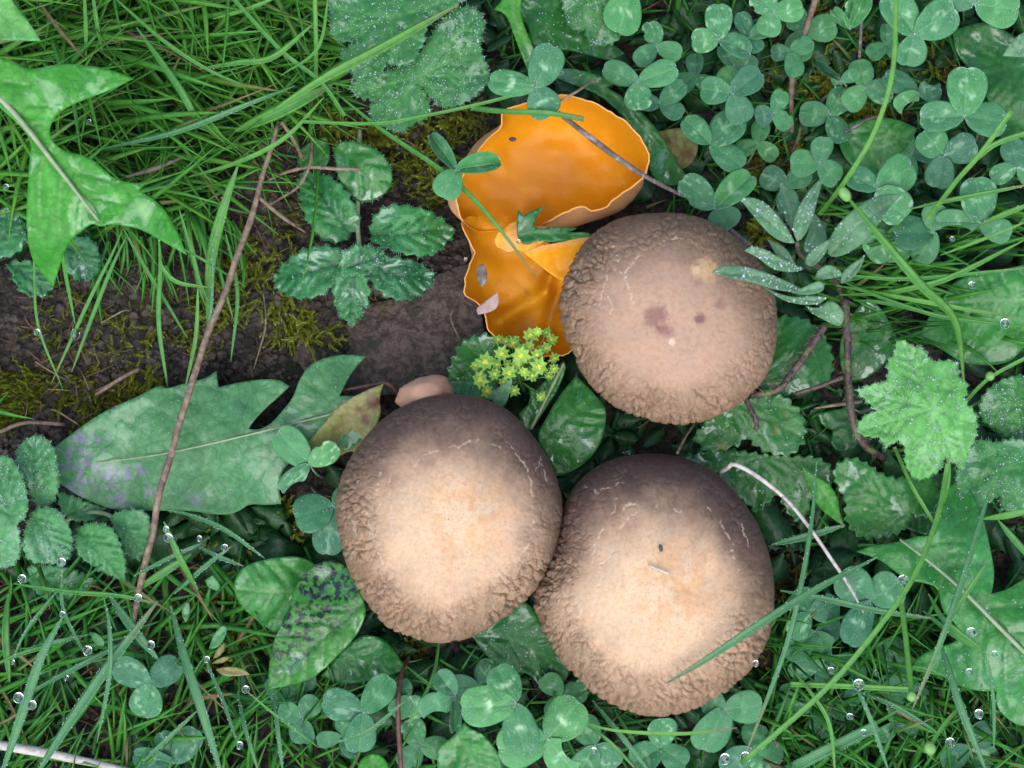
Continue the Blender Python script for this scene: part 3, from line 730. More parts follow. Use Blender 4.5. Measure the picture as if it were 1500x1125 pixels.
bowl('bowl', [(826, 139, 36, 0.00), (855, 146, 37, 0.00), (885, 160, 38, 0.00), (917, 180, 38, 0.00), (939, 203, 37, 0.00), (950, 231, 35, 0.02), (945, 257, 33, 0.11), (928, 271, 32, 0.32), (898, 290, 31, 0.51), (890, 302, 30, 0.55), (866, 309, 29, 0.64), (858, 301, 29, 0.72), (843, 303, 29, 0.72), (823, 312, 28, 0.72), (800, 325, 27, 0.57),
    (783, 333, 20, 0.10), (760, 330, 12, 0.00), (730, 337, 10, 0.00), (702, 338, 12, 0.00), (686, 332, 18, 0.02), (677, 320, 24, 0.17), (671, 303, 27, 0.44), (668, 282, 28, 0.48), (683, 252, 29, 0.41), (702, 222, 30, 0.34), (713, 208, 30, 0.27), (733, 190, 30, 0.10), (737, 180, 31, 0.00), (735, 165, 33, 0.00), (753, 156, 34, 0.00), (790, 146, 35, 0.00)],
    (775, 268), 7, 1.5, inner_shade=[(785, 245, 62), (740, 285, 45), (820, 250, 50), (785, 300, 40)], seed=5, pw=.9)  # round patches paint the shade of the deep floor
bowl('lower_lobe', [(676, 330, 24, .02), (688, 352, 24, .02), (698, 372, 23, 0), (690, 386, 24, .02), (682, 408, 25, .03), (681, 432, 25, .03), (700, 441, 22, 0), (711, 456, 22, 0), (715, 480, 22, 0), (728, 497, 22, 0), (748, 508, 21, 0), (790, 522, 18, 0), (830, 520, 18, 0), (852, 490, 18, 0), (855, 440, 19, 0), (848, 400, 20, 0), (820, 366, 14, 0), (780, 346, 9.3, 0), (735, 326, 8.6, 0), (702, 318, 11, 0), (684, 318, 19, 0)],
    (772, 428), 5, 1.2, folds=[(735, 466, 800, 428, 4.5, 13), (800, 428, 806, 405, 4., 10), (700, 380, 760, 420, 1.5, 20), (815, 430, 800, 500, -4, 12)], inner_shade=[(790, 400, 25), (810, 450, 22), (765, 475, 25)], seed=14, pw=.85)
sheet('flap', [(764, 366), (790, 360), (815, 356), (845, 349), (872, 345), (872, 360), (852, 380), (840, 398), (830, 412), (820, 410), (806, 401), (790, 388), (774, 376)], [(764, 366, 25), (790, 361, 29), (815, 357, 31), (845, 350, 32), (872, 345, 31), (825, 410, 22), (820, 382, 16), (800, 380, 17), (842, 375, 19)], M['cup'], cup_root, step=3, wave=.9, wavel=22, th=1.0, vdepth=0, sharp=100, attrs={'outer': lambda P: .55 * sst(9, 2, np.abs(P[:, 1] - np.interp(P[:, 0], [764, 815, 872], [366, 357, 346])))})
sheet('curled_lip', [(724, 350), (730, 340), (742, 330), (757, 322), (762, 330), (780, 332), (800, 330), (806, 340), (800, 352), (785, 362), (768, 370), (755, 366), (744, 370), (734, 364), (727, 362)], [(726, 352, 20), (735, 345, 27), (748, 335, 24), (760, 348, 32), (780, 345, 33), (800, 340, 29), (785, 361, 25), (755, 366, 23), (738, 364, 20), (757, 323, 22)], M['cup'], cup_root, step=3, wave=1.3, wavel=18, th=1.2, vdepth=0, attrs={'outer': lambda P: .15 + .5 * sst(.4, .7, fbm(P[:, 0] / 12, P[:, 1] / 12, 5, 3))})

# ------------------------------------------------------------------ clover leaves
def leaflet_mesh(kind, seed, mat):
    fold, bite, chev = kind
    n1, n2 = 26, 19
    a = np.linspace(.0, np.pi, n1); x = .5 - .5 * np.cos(a)
    hw = .5 * np.sin(a) ** .80 * (.74 + .34 * x) * (x / (x + .03)) ** .5
    hw = hw / hw.max() * .5; hw[0] = .012; hw[-1] = .04
    top = hw * (1 + .05 * (fbm(x * 6, x * 0 + 1, seed) - .5)); botm = hw * (1 + .05 * (fbm(x * 6, x * 0 + 7, seed) - .5))
    if bite:
        cx, cr = bite; d = np.clip(cr ** 2 - (x - cx) ** 2, 0, None); top = np.where(d > 0, np.minimum(top, .52 - np.sqrt(d) * 1.0), top); top = np.maximum(top, .02)
    v_ = np.linspace(-1, 1, n2)
    X = np.repeat(x[:, None], n2, 1); Y = np.where(v_[None] >= 0, v_[None] * top[:, None], v_[None] * botm[:, None])
    X = X - .025 * np.exp(-((X - 1) / .10) ** 2) * np.exp(-(Y / .08) ** 2)          # slight notch at the tip
    vein = np.exp(-(np.abs(Y) / .022) ** 2)
    sv_ = np.abs(np.sin((X - .55 * np.abs(Y)) * 34 + 1)); vein = np.maximum(vein, .35 * sst(.22, .0, sv_) * sst(.0, .1, np.abs(Y)))
    ch = .46 + .30 * np.abs(Y) + .05 * (fbm(X * 9, Y * 9, seed + 2) - .5)
    spot = chev * np.exp(-((X - ch) / .045) ** 2) * sst(.34, .5, fbm(X * 14, Y * 14, seed + 3, 3)) * sst(.40, .2, np.abs(Y))
    if seed % 3 == 0: spot = np.maximum(spot, .7 * sst(.62, .74, fbm(X * 7 + 5, Y * 7, seed + 4, 4)))
    Z = -(.02 + .2 * ((seed * 37) % 10) / 10) * (X - .45) ** 2 - .006 * vein + .09 * (fbm(X * 3, Y * 3, seed + 5, 3) - .5) - .25 * np.abs(Y) ** 2 * (1 - fold)
    Yf = Y * math.cos(fold); Zf = Z + np.abs(Y) * math.sin(fold)
    v = np.stack([X, Yf, Zf], -1).reshape(-1, 3); n = len(v)
    bt = v - np.array([0, 0, .022])
    i = np.arange(n1 - 1)[:, None] * n2; j = np.arange(n2 - 1)[None]
    f = np.stack([i + j, i + n2 + j, i + n2 + j + 1, i + j + 1], -1).reshape(-1, 4)
    bl = [q * n2 for q in range(n1)] + [(n1 - 1) * n2 + q for q in range(1, n2)] + [q * n2 + n2 - 1 for q in range(n1 - 2, -1, -1)] + list(range(n2 - 2, 0, -1))
    bl = np.array(bl); b2 = np.roll(bl, -1); sd_ = np.stack([b2, bl, bl + n, b2 + n], 1)
    F = np.vstack([f, f[:, ::-1] + n, sd_])
    o = mk('leaflet', np.vstack([v, bt]), F, mat, None, {'vein': np.tile(vein.ravel(), 2), 'spot': np.tile(spot.ravel(), 2)}, origin=(0, 0, 0))
    me = o.data; bpy.data.objects.remove(o)
    # dew on the upper face
    rg_ = np.random.default_rng(seed); nd = 110
    ii = rg_.integers(1, n1 - 1, nd); jj = rg_.integers(0, n2 - 1, nd); t = rg_.random((nd, 2))
    g = v.reshape(n1, n2, 3)
    C = g[ii, jj] * (1 - t[:, :1]) * (1 - t[:, 1:]) + g[ii - 1, jj] * t[:, :1] * (1 - t[:, 1:]) + g[ii, jj + 1] * (1 - t[:, :1]) * t[:, 1:] + g[ii - 1, jj + 1] * t[:, :1] * t[:, 1:]
    keep = fbm(C[:, 0] * 4, C[:, 1] * 4, seed + 11, 2) > .36; C = C[keep]
    r = rg_.uniform(.005, .013, len(C)); r[rg_.random(len(C)) > .95] *= 1.6
    dv, df = beads_vf(C + np.array([0, 0, .006]), r)
    o = mk('dew', dv, df, M['dew'], None, origin=(0, 0, 0)); dm = o.data; bpy.data.objects.remove(o)
    return me, dm
KINDS = {'flat': [(.05, None, .7), (.12, None, .2), (.2, None, .8), (.10, None, .0), (.16, None, .5), (.28, None, .1), (.02, (.93, .14), .4), (.36, None, .6), (.14, (.6, .12), .0)], 'fold': [(.75, None, .5), (.95, None, .2)], 'bite': [(.1, (.75, .36), .4), (.2, (.55, .40), .6)], 'chev': [(.10, None, 1.6), (.06, None, 1.4)], 'plain': [(.08, None, 0.)]}
LM = {}
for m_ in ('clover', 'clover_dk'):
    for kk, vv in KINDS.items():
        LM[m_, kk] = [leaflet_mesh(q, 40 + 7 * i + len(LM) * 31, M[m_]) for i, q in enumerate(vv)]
def clover(label, jx, jy, z, leaflets, mat='clover', foot=None):
    """leaflets: (tip x, tip y, width px, kind, tilt mm)"""
    fx, fy = foot or (jx + random.uniform(-40, 40), jy + random.uniform(-30, 40))
    base = gpx(fx, fy); root = empty('clover_leaf', base)
    tag(root, label, 'clover', 'clover leaves')
    J = W(jx, jy, z / 1000)
    P = spline(np.array([base - [0, 0, .001], (base * .6 + J * .4) + np.array([0, 0, z / 5000]), J - [0, 0, .0002]]), 12)
    v, f = tube_vf(P, np.linspace(3.0, 2.2, 12) * .5 * S * 1.3, 7); mk('petiole', v, f, M['petiole'], root)
    for q in leaflets:
        tx, ty, wd = q[:3]; kind = q[3] if len(q) > 3 else 'flat'; dz = q[4] if len(q) > 4 else random.uniform(-3., 2.5)
        T = W(tx, ty, (z + dz) / 1000); X = Vector(T - J); L = X.length; Xn = X.normalized()
        roll = random.uniform(-.38, .38); Y = Vector((0, 0, 1)).cross(Xn).normalized(); Z = Xn.cross(Y)
        Y, Z = Y * math.cos(roll) + Z * math.sin(roll), Z * math.cos(roll) - Y * math.sin(roll)
        wm = wd * random.uniform(.92, 1.06) * S * (H - z / 1000) / H
        mt = Matrix.Identity(4)
        lift = random.uniform(0, .0004)
        for r_ in range(3):
            mt[r_][0] = Xn[r_] * L * 1.02; mt[r_][1] = Y[r_] * wm; mt[r_][2] = Z[r_] * L; mt[r_][3] = J[r_] - base[r_] + (lift if r_ == 2 else 0)
        me, dm = random.choice(LM[mat, kind])
        o = bpy.data.objects.new('leaflet', me); col.objects.link(o); o.parent = root; o.matrix_local = mt
        d = bpy.data.objects.new('dew', dm); col.objects.link(d); d.parent = o; d['kind'] = 'stuff'
    return root
CL = [
 ('clover leaf at the top edge with its broad leaflet hanging above the tiny trio', 925, -14, 24, [(905, 48, 60), (975, -40, 55), (880, -45, 55)], 'clover'),
 ('small dewy clover leaf just above the frosted one right of the cup', 962, 68, 22, [(952, 32, 34), (931, 92, 32), (998, 80, 32)], 'clover'),
 ('frosted clover leaf with three equal leaflets right of the cup top', 935, 120, 28, [(884, 99, 38), (991, 99, 38), (935, 161, 44)], 'clover'),
 ('half hidden clover leaf tucked under the frosted one right of the cup', 967, 152, 18, [(1002, 122, 34), (1000, 168, 32), (938, 150, 26)], 'clover_dk'),
 ('bright clover leaf with pale marks overhanging the top rim of the orange cup', 783, 128, 44, [(812, 68, 50, 'chev'), (717, 117, 42, 'chev'), (806, 170, 50, 'chev')], 'clover'),
 ('clover leaf with half folded leaflets over the left rim of the orange cup', 668, 248, 44, [(631, 197, 34, 'fold', 1), (733, 238, 40, 'fold', 1), (648, 289, 44, 'plain', 1)], 'clover'),
 ('clover leaf with a purple spotted leaflet in the upper row near the top edge', 1053, 58, 24, [(1052, 6, 40), (1013, 60, 38), (1100, 76, 44)], 'clover'),
 ('clover leaf partly out of frame at the top, right of the purple spotted one', 1133, 18, 26, [(1108, -12, 44), (1176, 12, 40), (1121, 52, 40)], 'clover'),
 ('dull clover leaf wedged between two brighter ones at the top', 1098, 55, 20, [(1085, 18, 30), (1112, 76, 30), (1128, 40, 30)], 'clover_dk'),
 ('dark clover leaf beside the pale twig near the top edge', 1157, 76, 18, [(1129, 78, 28), (1190, 60, 28), (1167, 112, 30)], 'clover_dk'),
 ('folded clover leaf seen edge-on at the top between twig and grass stem', 1245, 42, 26, [(1220, 14, 30, 'fold'), (1268, -8, 34, 'fold'), (1252, 0, 30)], 'clover'),
 ('large clover leaf behind the tall grass stem at the top', 1340, 50, 30, [(1298, -8, 60), (1398, 12, 58), (1328, 96, 54)], 'clover'),
 ('clover leaf in the top corner with one round leaflet in view', 1428, 6, 28, [(1492, 14, 62), (1420, -50, 50), (1375, -20, 50)], 'clover'),
 ('dewy blue-green clover leaf above the small trio on the mossy ground', 1072, 137, 26, [(1027, 129, 42), (1114, 106, 44), (1090, 180, 46)], 'clover_dk'),
 ('tiny clover leaf touching the blue-green one, right side', 1133, 165, 22, [(1148, 133, 28), (1158, 186, 28), (1106, 172, 34)], 'clover_dk'),
 ('clover leaf with a long leaflet pointing down near the yellowing leaf', 1040, 210, 20, [(1003, 174, 38), (1082, 168, 54), (1088, 244, 46)], 'clover_dk'),
 ('clover leaf with a purple patched leaflet above the tan cap', 1047, 305, 24, [(1000, 262, 44), (1100, 256, 50, 'flat'), (1069, 336, 52, 'plain')], 'clover'),
 ('clover leaf with one round leaflet left of the bent grass stem', 1200, 238, 24, [(1158, 240, 40, 'plain'), (1208, 201, 38), (1229, 266, 42)], 'clover'),
 ('blotched clover leaf crossed by the tall grass stem, above the lance-leaved plant', 1285, 277, 26, [(1242, 254, 40), (1338, 242, 56), (1326, 318, 54)], 'clover'),
 ('big three-lobed clover leaf standing clear near the right edge', 1413, 170, 32, [(1417, 99, 64, 'flat'), (1348, 172, 50, 'flat'), (1474, 178, 52, 'flat')], 'clover'),
 ('clover leaf directly below the big clear one near the right edge', 1383, 228, 24, [(1352, 192, 48), (1430, 211, 46), (1371, 275, 44)], 'clover_dk'),
 ('caterpillar eaten clover leaf left of the big clear one', 1345, 136, 20, [(1296, 108, 40, 'plain'), (1378, 128, 36, 'bite'), (1312, 160, 32, 'bite')], 'clover'),
 ('clover leaf with one upright round leaflet and one nibbled one at the right', 1435, 326, 26, [(1431, 260, 62), (1371, 324, 40, 'bite'), (1480, 345, 40)], 'clover'),
 ('pale round clover leaflet pair above the blades on the right', 1368, 338, 22, [(1310, 342, 58, 'plain'), (1345, 385, 40), (1370, 300, 40)], 'clover'),
 ('clover leaf half under the lance-leaved plant, lit green', 1310, 345, 17, [(1270, 372, 54), (1275, 318, 50), (1310, 385, 44)], 'clover'),
 ('small folded clover leaf on the bright moss near the top', 1232, 118, 16, [(1196, 92, 24, 'fold'), (1258, 106, 22), (1220, 124, 24, 'bite')], 'clover_dk'),
 ('shaded clover leaf cut by the right edge below the big clear one', 1490, 245, 18, [(1452, 262, 34), (1480, 205, 40), (1530, 260, 44)], 'clover_dk'),
 ('small clover leaf lying on the purple spotted dandelion leaf', 453, 680, 22, [(406, 632, 50, 'plain'), (494, 654, 38), (411, 718, 34, 'bite')], 'clover'),
 ('clover leaf tucked against the left side of the pale centred cap', 488, 740, 20, [(432, 758, 62, 'plain'), (478, 812, 50), (515, 725, 40)], 'clover_dk'),
 ('lone clover leaf among the dewy blades at the lower left', 220, 1002, 18, [(168, 972, 50, 'flat'), (262, 968, 44, 'flat'), (209, 1049, 50, 'flat')], 'clover_dk'),
 ('clover leaf at the bottom edge below the lone one', 255, 1118, 14, [(236, 1072, 34), (287, 1068, 40), (196, 1105, 40)], 'clover_dk'),
 ('cluster of small blue-green clover leaflets at the bottom, left of the round dewy one', 440, 1050, 14, [(408, 1038, 38), (464, 1022, 34), (443, 1090, 40)], 'clover_dk'),
 ('clover leaf in shade beneath the small blue-green cluster', 420, 1000, 9, [(395, 1020, 44), (460, 985, 44), (440, 1030, 40)], 'clover_dk'),
 ('dewy clover leaf with a small square leaflet on top, bottom edge', 532, 1043, 24, [(472, 1026, 52), (572, 992, 46), (526, 1102, 50)], 'clover_dk'),
 ('dark clover leaf peeping out below the pale centred cap', 600, 1020, 12, [(590, 996, 26), (575, 1048, 34), (618, 1050, 34)], 'clover_dk'),
 ('bitten clover leaf left of the white-marked ones at the bottom', 667, 1019, 26, [(641, 984, 40), (616, 1045, 42, 'bite'), (666, 1070, 32, 'fold')], 'clover_dk'),
 ('white-marked clover leaf in the middle of the bottom edge', 755, 1030, 32, [(676, 1036, 66, 'chev'), (728, 976, 52, 'chev'), (768, 1105, 58, 'chev')], 'clover'),
 ('white-marked clover leaf under the lowest cap, right of the middle one', 802, 1083, 26, [(848, 1028, 62, 'chev'), (730, 1098, 70, 'plain'), (840, 1128, 56, 'bite')], 'clover'),
 ('clover leaf at the bottom edge below the small drop', 872, 1092, 16, [(905, 1122, 48), (850, 1050, 44), (846, 1135, 44)], 'clover_dk'),
 ('clover leaf below the lowest cap behind the brown tipped blade', 968, 1095, 16, [(972, 1052, 44), (1005, 1120, 44), (925, 1118, 48)], 'clover_dk'),
 ('round clover leaf emerging right under the lowest cap', 1062, 1038, 20, [(1030, 1100, 60, 'plain'), (1116, 1034, 52), (1030, 1022, 40)], 'clover'),
 ('clover leaf at the bottom edge under the long bright stem', 1100, 1095, 14, [(1140, 1122, 60), (1060, 1130, 50), (1110, 1060, 40)], 'clover_dk'),
 ('trio of small clover leaflets right of the lowest cap', 1187, 899, 22, [(1160, 932, 42), (1228, 885, 48), (1172, 862, 42)], 'clover_dk'),
 ('large clover leaf under the tip of the pale straw', 1275, 880, 26, [(1232, 840, 54), (1318, 852, 56), (1244, 944, 56, 'chev')], 'clover_dk'),
 ('bitten clover leaf beneath the trio right of the lowest cap', 1195, 925, 18, [(1218, 975, 48, 'bite'), (1150, 960, 44), (1230, 920, 40)], 'clover_dk'),
 ('dewy clover leaf low in the shade beside the long bright stem', 1195, 985, 12, [(1218, 1000, 48), (1160, 970, 44), (1250, 965, 40)], 'clover_dk'),
 ('shaded clover leaf in the deep grass at the lower right', 1215, 1045, 9, [(1195, 1075, 44), (1245, 1030, 44), (1190, 1020, 40)], 'clover_dk'),
 ('bluish clover leaf hidden behind the crossing stems at the lower right', 1330, 1000, 10, [(1300, 935, 50), (1290, 1020, 50), (1360, 1045, 44)], 'clover_dk'),
 ('dark clover leaf under the dandelion leaf at the lower right corner', 1420, 1095, 10, [(1380, 1120, 44), (1450, 1060, 44), (1455, 1120, 44)], 'clover_dk'),
]
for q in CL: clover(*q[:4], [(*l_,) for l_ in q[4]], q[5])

LOW = [(1018, 112, 'low clover leaf between the frosted clover and the blue-green one'), (1110, 210, 'low clover leaf below the tiny leaf that touches the blue-green one'), (1216, 168, 'low clover leaf on the mossy ground left of the tall stem'),
 (1268, 128, 'low clover leaf just left of the tall stem beside the eaten one'), (1298, 66, 'low clover leaf half under the large top clover behind the tall stem'), (1335, 226, 'low clover leaf between the blotched clover and the one below the big clear one'), (1152, 272, 'low clover leaf above the sprig, between two brighter clover leaves'), (1075, 96, 'low clover leaf between the purple spotted clover and the blue-green one'),
 (500, 1078, 'low clover leaf left of the clover with the square leaflet'), (615, 1092, 'low clover leaf beside the dark brown upright stem'), (700, 1005, 'low clover leaf beneath the drenched leaf in the cap gap'), (822, 1018, 'low clover leaf beneath the lower left rim of the lowest cap'),
 (1262, 1004, 'low clover leaf under the large drop on the level stem'), (1312, 1062, 'low clover leaf between the beaded blade and the fat bud'), (1160, 1030, 'low clover leaf left of the slender curved blade, lower right'), (1180, 45, 'low clover leaf at the top between the pale twig and the folded clover')]
for k, (jx, jy, lb_) in enumerate(LOW):
    a0 = random.uniform(0, 6.28); L_ = random.uniform(30, 46)
    clover(lb_, jx, jy, random.uniform(7, 11), [(jx + math.cos(a0 + q * 2.1) * L_, jy + math.sin(a0 + q * 2.1) * L_, L_ * random.uniform(.85, 1.0), 'flat', random.uniform(-1, 1)) for q in range(3)], ('clover_dk', 'clover')[k % 2])

# ------------------------------------------------------------------ broad leaves, traced
def T(o, label, cat='leaf', group=None): return tag(o, label, cat, group)
def rib(o, pts, r, mat='petiole', n=20):
    t = tube('midrib', pts, r, M[mat], o, n=n, taper=[1, .8, .45]); return t
GD = 'dandelion leaves'
d1 = sheet('dandelion_leaf', [(-40, 62), (0, 85), (22, 92), (43, 103), (85, 93), (125, 95), (163, 102), (196, 115), (160, 133), (125, 145), (95, 158), (79, 173), (71, 192), (78, 210), (97, 223), (127, 228), (147, 243), (163, 260), (187, 267), (212, 270), (203, 279), (233, 297), (256, 330), (274, 374), (235, 352), (205, 335), (180, 330), (158, 328), (148, 333), (135, 326), (112, 342), (95, 365), (86, 395), (78, 420), (60, 400), (44, 375), (38, 330), (40, 280), (44, 228), (46, 212), (36, 190), (0, 158), (-40, 120)],
    [(-40, 90, 66), (0, 120, 62), (60, 150, 60), (60, 200, 57), (100, 260, 55), (150, 320, 52), (196, 115, 58), (274, 374, 44), (78, 420, 42), (210, 270, 52), (60, 330, 52)], M['dandelion'], mid=[(-40, 108), (20, 165), (80, 240), (148, 328)], nv=6, vlen=70, vw=2.2, wave=1.6, wavel=60, sharp=85, step=5)
T(d1, 'bright lobed dandelion leaf hanging close to the lens, left edge', 'leaf', GD)
rib(d1, [(-40, 108, 63.5), (20, 165, 60.6), (80, 240, 56.8), (145, 324, 52.6)], 4.2)
o = sheet('pale_leaf', [(-40, -40), (5, -20), (25, 12), (42, 32), (60, 60), (30, 60), (-40, 58)], [(-40, -40, 60), (58, 58, 56)], M['mantle_lt'], mid=[(-40, -10), (58, 58)], nv=4, vlen=30, step=5, wave=.6)
T(o, 'pale blurred leaf tip poking into the top left corner')
d2 = sheet('dandelion_leaf', [(50, 686), (58, 676), (85, 650), (115, 628), (150, 603), (200, 582), (233, 563), (245, 570), (267, 562), (300, 555), (317, 543), (320, 567), (350, 560), (385, 555), (410, 556), (424, 566), (410, 580), (391, 596), (372, 616), (364, 628), (378, 630), (396, 622), (412, 604), (430, 582), (438, 556), (456, 530), (500, 518), (536, 522), (515, 545), (497, 580), (520, 580), (545, 578), (552, 600), (548, 625), (520, 655), (500, 664), (470, 655), (430, 672), (412, 690), (408, 716), (412, 738), (392, 740), (365, 738), (352, 748), (330, 756), (280, 748), (230, 748), (170, 749), (120, 730), (84, 706), (60, 692)],
    [(55, 685, 9), (150, 680, 12), (250, 660, 15), (380, 635, 17), (520, 600, 17), (536, 522, 12), (320, 545, 11), (300, 752, 9), (425, 565, 15), (160, 748, 8)], M['dandelion_dull'], mid=[(550, 592), (480, 608), (400, 628), (300, 652), (230, 668), (150, 676)], nv=7, vlen=85, vang=55, vw=2.0, vdepth=.18, bulge=.15, wave=1.3, wavel=55, sharp=80, step=4.5, dew=9, dew_r=(.4, .7),
    spots=[(130, 655, 34, 1.), (125, 692, 30, 1.), (158, 705, 28, .8), (180, 698, 24, .8), (110, 722, 22, .9), (175, 737, 22, .8), (85, 665, 28, .9), (205, 690, 16, .7), (75, 690, 20, .9), (215, 718, 18, .7), (290, 735, 14, .7), (120, 640, 24, .7), (395, 600, 5, .6), (285, 675, 4, .6), (250, 650, 4, .6)])
T(d2, 'dull green dandelion leaf with purple mildew spots lying under the long dry stalk', 'leaf', GD)
rib(d2, [(552, 590, 17.2), (480, 608, 17), (400, 628, 17), (300, 652, 15.8), (220, 668, 14), (140, 678, 12)], 1.7)
o = sheet('withered_leaf', [(448, 652), (468, 628), (490, 600), (512, 584), (540, 570), (562, 562), (555, 584), (560, 606), (546, 632), (528, 664), (512, 660), (496, 670), (470, 660)], [(470, 612, 19), (555, 590, 20), (510, 660, 15)], M['yellowing'], wave=1.4, mid=[(556, 592), (490, 630)], nv=4, vlen=30, spots=[(535, 612, 12, .8), (545, 590, 16, .8), (525, 600, 8, .6)], step=4)
T(o, 'yellowing withered leaf end with maroon streaks left of the pale centred cap')
# lobed hairy leaves at the top
o = sheet('lobed_hairy_leaf', [(515, 118), (545, 108), (590, 98), (622, 70), (650, 20), (690, 5), (712, 28), (705, 55), (704, 75), (716, 98), (718, 118), (700, 140), (672, 156), (645, 158), (624, 134), (617, 122), (625, 140), (632, 160), (622, 178), (604, 182), (586, 197), (560, 185), (543, 180), (540, 158), (548, 145), (530, 145), (512, 134)],
    [(617, 110, 30), (540, 130, 27), (585, 195, 24), (640, 155, 30), (716, 110, 31), (705, 30, 33), (660, 60, 33)], M['mantle'], palm=((617, 112), [(525, 135), (560, 180), (620, 178), (650, 152), (712, 110), (708, 60), (700, 20)]), teeth=(4.5, 13), vw=2.4, wave=1.2, dew=42, dew_r=(.4, 1.0), hairs=380, hair_len=4, step=4, sharp=95, vdepth=.5)
T(o, 'dark dew covered hairy lobed leaf beneath the pale broad blade, top', 'leaf', 'hairy lobed leaves')
o = sheet('lobed_hairy_leaf', [(478, -30), (484, 30), (482, 50), (503, 64), (525, 58), (500, 75), (498, 88), (512, 98), (516, 112), (530, 124), (545, 112), (562, 108), (564, 92), (590, 98), (610, 88), (612, 74), (624, 62), (622, 44), (645, 20), (700, -10), (690, -40)],
    [(570, 30, 36), (480, 20, 34), (530, 122, 33), (612, 80, 35), (690, -20, 36)], M['mantle'], palm=((572, 28), [(482, 10), (490, 50), (528, 120), (575, 95), (618, 62), (690, -10)]), teeth=(4., 12), vw=2.4, wave=1.2, dew=32, dew_r=(.4, 1.0), hairs=260, hair_len=4, step=4, sharp=95, vdepth=.5)
T(o, 'upper hairy lobed leaf cut by the top edge, a broad blade lying over it', 'leaf', 'hairy lobed leaves')
o = sheet('lobed_hairy_leaf', [(815, -30), (824, 10), (830, 40), (848, 46), (856, 44), (858, 58), (876, 70), (898, 66), (914, 50), (925, 20), (930, -30)], [(870, 0, 22), (880, 68, 19), (825, 20, 19)], M['mantle'], palm=((872, -10), [(826, 20), (850, 44), (880, 68), (912, 50)]), teeth=(4, 12), dew=40, dew_r=(.5, 1.1), step=4, wave=1)
T(o, 'small dewy lobed leaf at the top edge left of the broad clover leaflet', 'leaf', 'hairy lobed leaves')
o = sheet('toothed_strip_leaf', [(724, 14), (740, -5), (748, -30), (775, -30), (760, 8), (768, 40), (782, 70), (790, 100), (790, 130), (780, 118), (768, 92), (756, 60), (742, 20)], [(745, -20, 24), (760, 40, 24), (786, 120, 24)], M['dandelion'], mid=[(755, -25), (752, 20), (772, 70), (787, 122)], nv=3, vlen=10, wave=.6, step=4)
T(o, 'narrow bright green leaf strip running down to the marked clover over the cup')
o = sheet('broad_wet_leaf', [(752, -20), (760, 22), (776, 40), (775, 62), (800, 76), (830, 72), (868, 82), (895, 90), (915, 78), (895, 62), (860, 55), (850, 30), (826, 12), (830, -20)], [(760, 0, 14), (850, 70, 13), (900, 85, 10), (790, 40, 16)], M['wet'], mid=[(760, 0), (800, 40), (890, 82)], nv=4, vlen=40, wave=1.8, wavel=40, step=4, dew=8)
T(o, 'dark wet puckered leaf behind the top of the orange cup')
o = sheet('dandelion_leaf', [(800, 108), (830, 98), (870, 108), (905, 120), (890, 128), (925, 150), (965, 190), (985, 230), (1010, 262), (985, 275), (955, 262), (945, 220), (915, 172), (880, 140), (835, 122)], [(800, 108, 16), (880, 125, 18), (950, 190, 14), (1000, 265, 8)], M['wet'], mid=[(805, 108), (880, 128), (945, 190), (1005, 265)], nv=5, vlen=30, wave=1., step=4)
T(o, 'dark green dandelion leaf curving round the right rim of the orange cup', 'leaf', GD)
o = sheet('yellowing_leaf', [(950, 196), (975, 190), (1002, 186), (1024, 205), (1020, 232), (1003, 248), (985, 250), (965, 226)], [(950, 196, 6), (1005, 220, 9), (990, 250, 5)], M['yellowing'], mid=[(1015, 235), (960, 200)], nv=3, vlen=20, wave=1.5, step=4, spots=[(1008, 225, 16, .5), (985, 205, 9, .5)])
T(o, 'blotched yellow leaf in the shade right of the orange cup')
# toothed plant left of the cup
sp = empty('toothed_leaf_plant', gpx(522, 370)); tag(sp, 'low plant with six scalloped dark green leaves left of the orange cup', 'plant')
tube('stem', [(527, 190, 6), (525, 260, 9), (524, 330, 12), (528, 372, 17)], 3.4, M['petiole'], sp, bump=.1)
def scallop(ol, zt, mid, dew=8, nv=5, vlen=30, mat='speedwell', parent=sp, hairs=120, name='leaf', teeth=(5.5, 19), hair_len=3.0, **k):
    return sheet(name, ol, zt, M[mat], parent, mid=mid, nv=nv, vlen=vlen, vang=42, vw=1.9, vdepth=.55, bulge=.7, wave=.8, teeth=teeth, dew=dew, dew_r=(.4, .9), hairs=hairs, hair_len=hair_len, step=3.6, **k)
scallop([(440, 252), (465, 250), (490, 262), (512, 285), (526, 315), (526, 335), (512, 345), (506, 352), (490, 357), (470, 350), (452, 328), (440, 300), (436, 272)], [(440, 252, 8), (520, 335, 12), (490, 300, 14)], [(514, 342), (485, 305), (448, 258)])
scallop([(541, 340), (545, 318), (565, 300), (590, 300), (615, 304), (640, 314), (655, 326), (667, 340), (655, 355), (645, 368), (625, 376), (600, 374), (565, 364), (545, 355)], [(541, 345, 13), (600, 338, 17), (665, 340, 12)], [(535, 344), (580, 345), (615, 340), (662, 338)], dew=12)
scallop([(398, 408), (410, 392), (430, 372), (460, 360), (490, 360), (504, 372), (500, 400), (485, 425), (460, 437), (430, 437), (408, 426)], [(398, 410, 10), (500, 385, 16), (450, 400, 17)], [(506, 382), (455, 398), (402, 410)], dew=14)
scallop([(535, 380), (560, 374), (590, 378), (615, 385), (637, 398), (634, 418), (615, 434), (590, 440), (566, 436), (545, 418), (535, 398)], [(535, 385, 16), (590, 405, 17), (635, 405, 12)], [(538, 382), (580, 402), (634, 408)], dew=22)
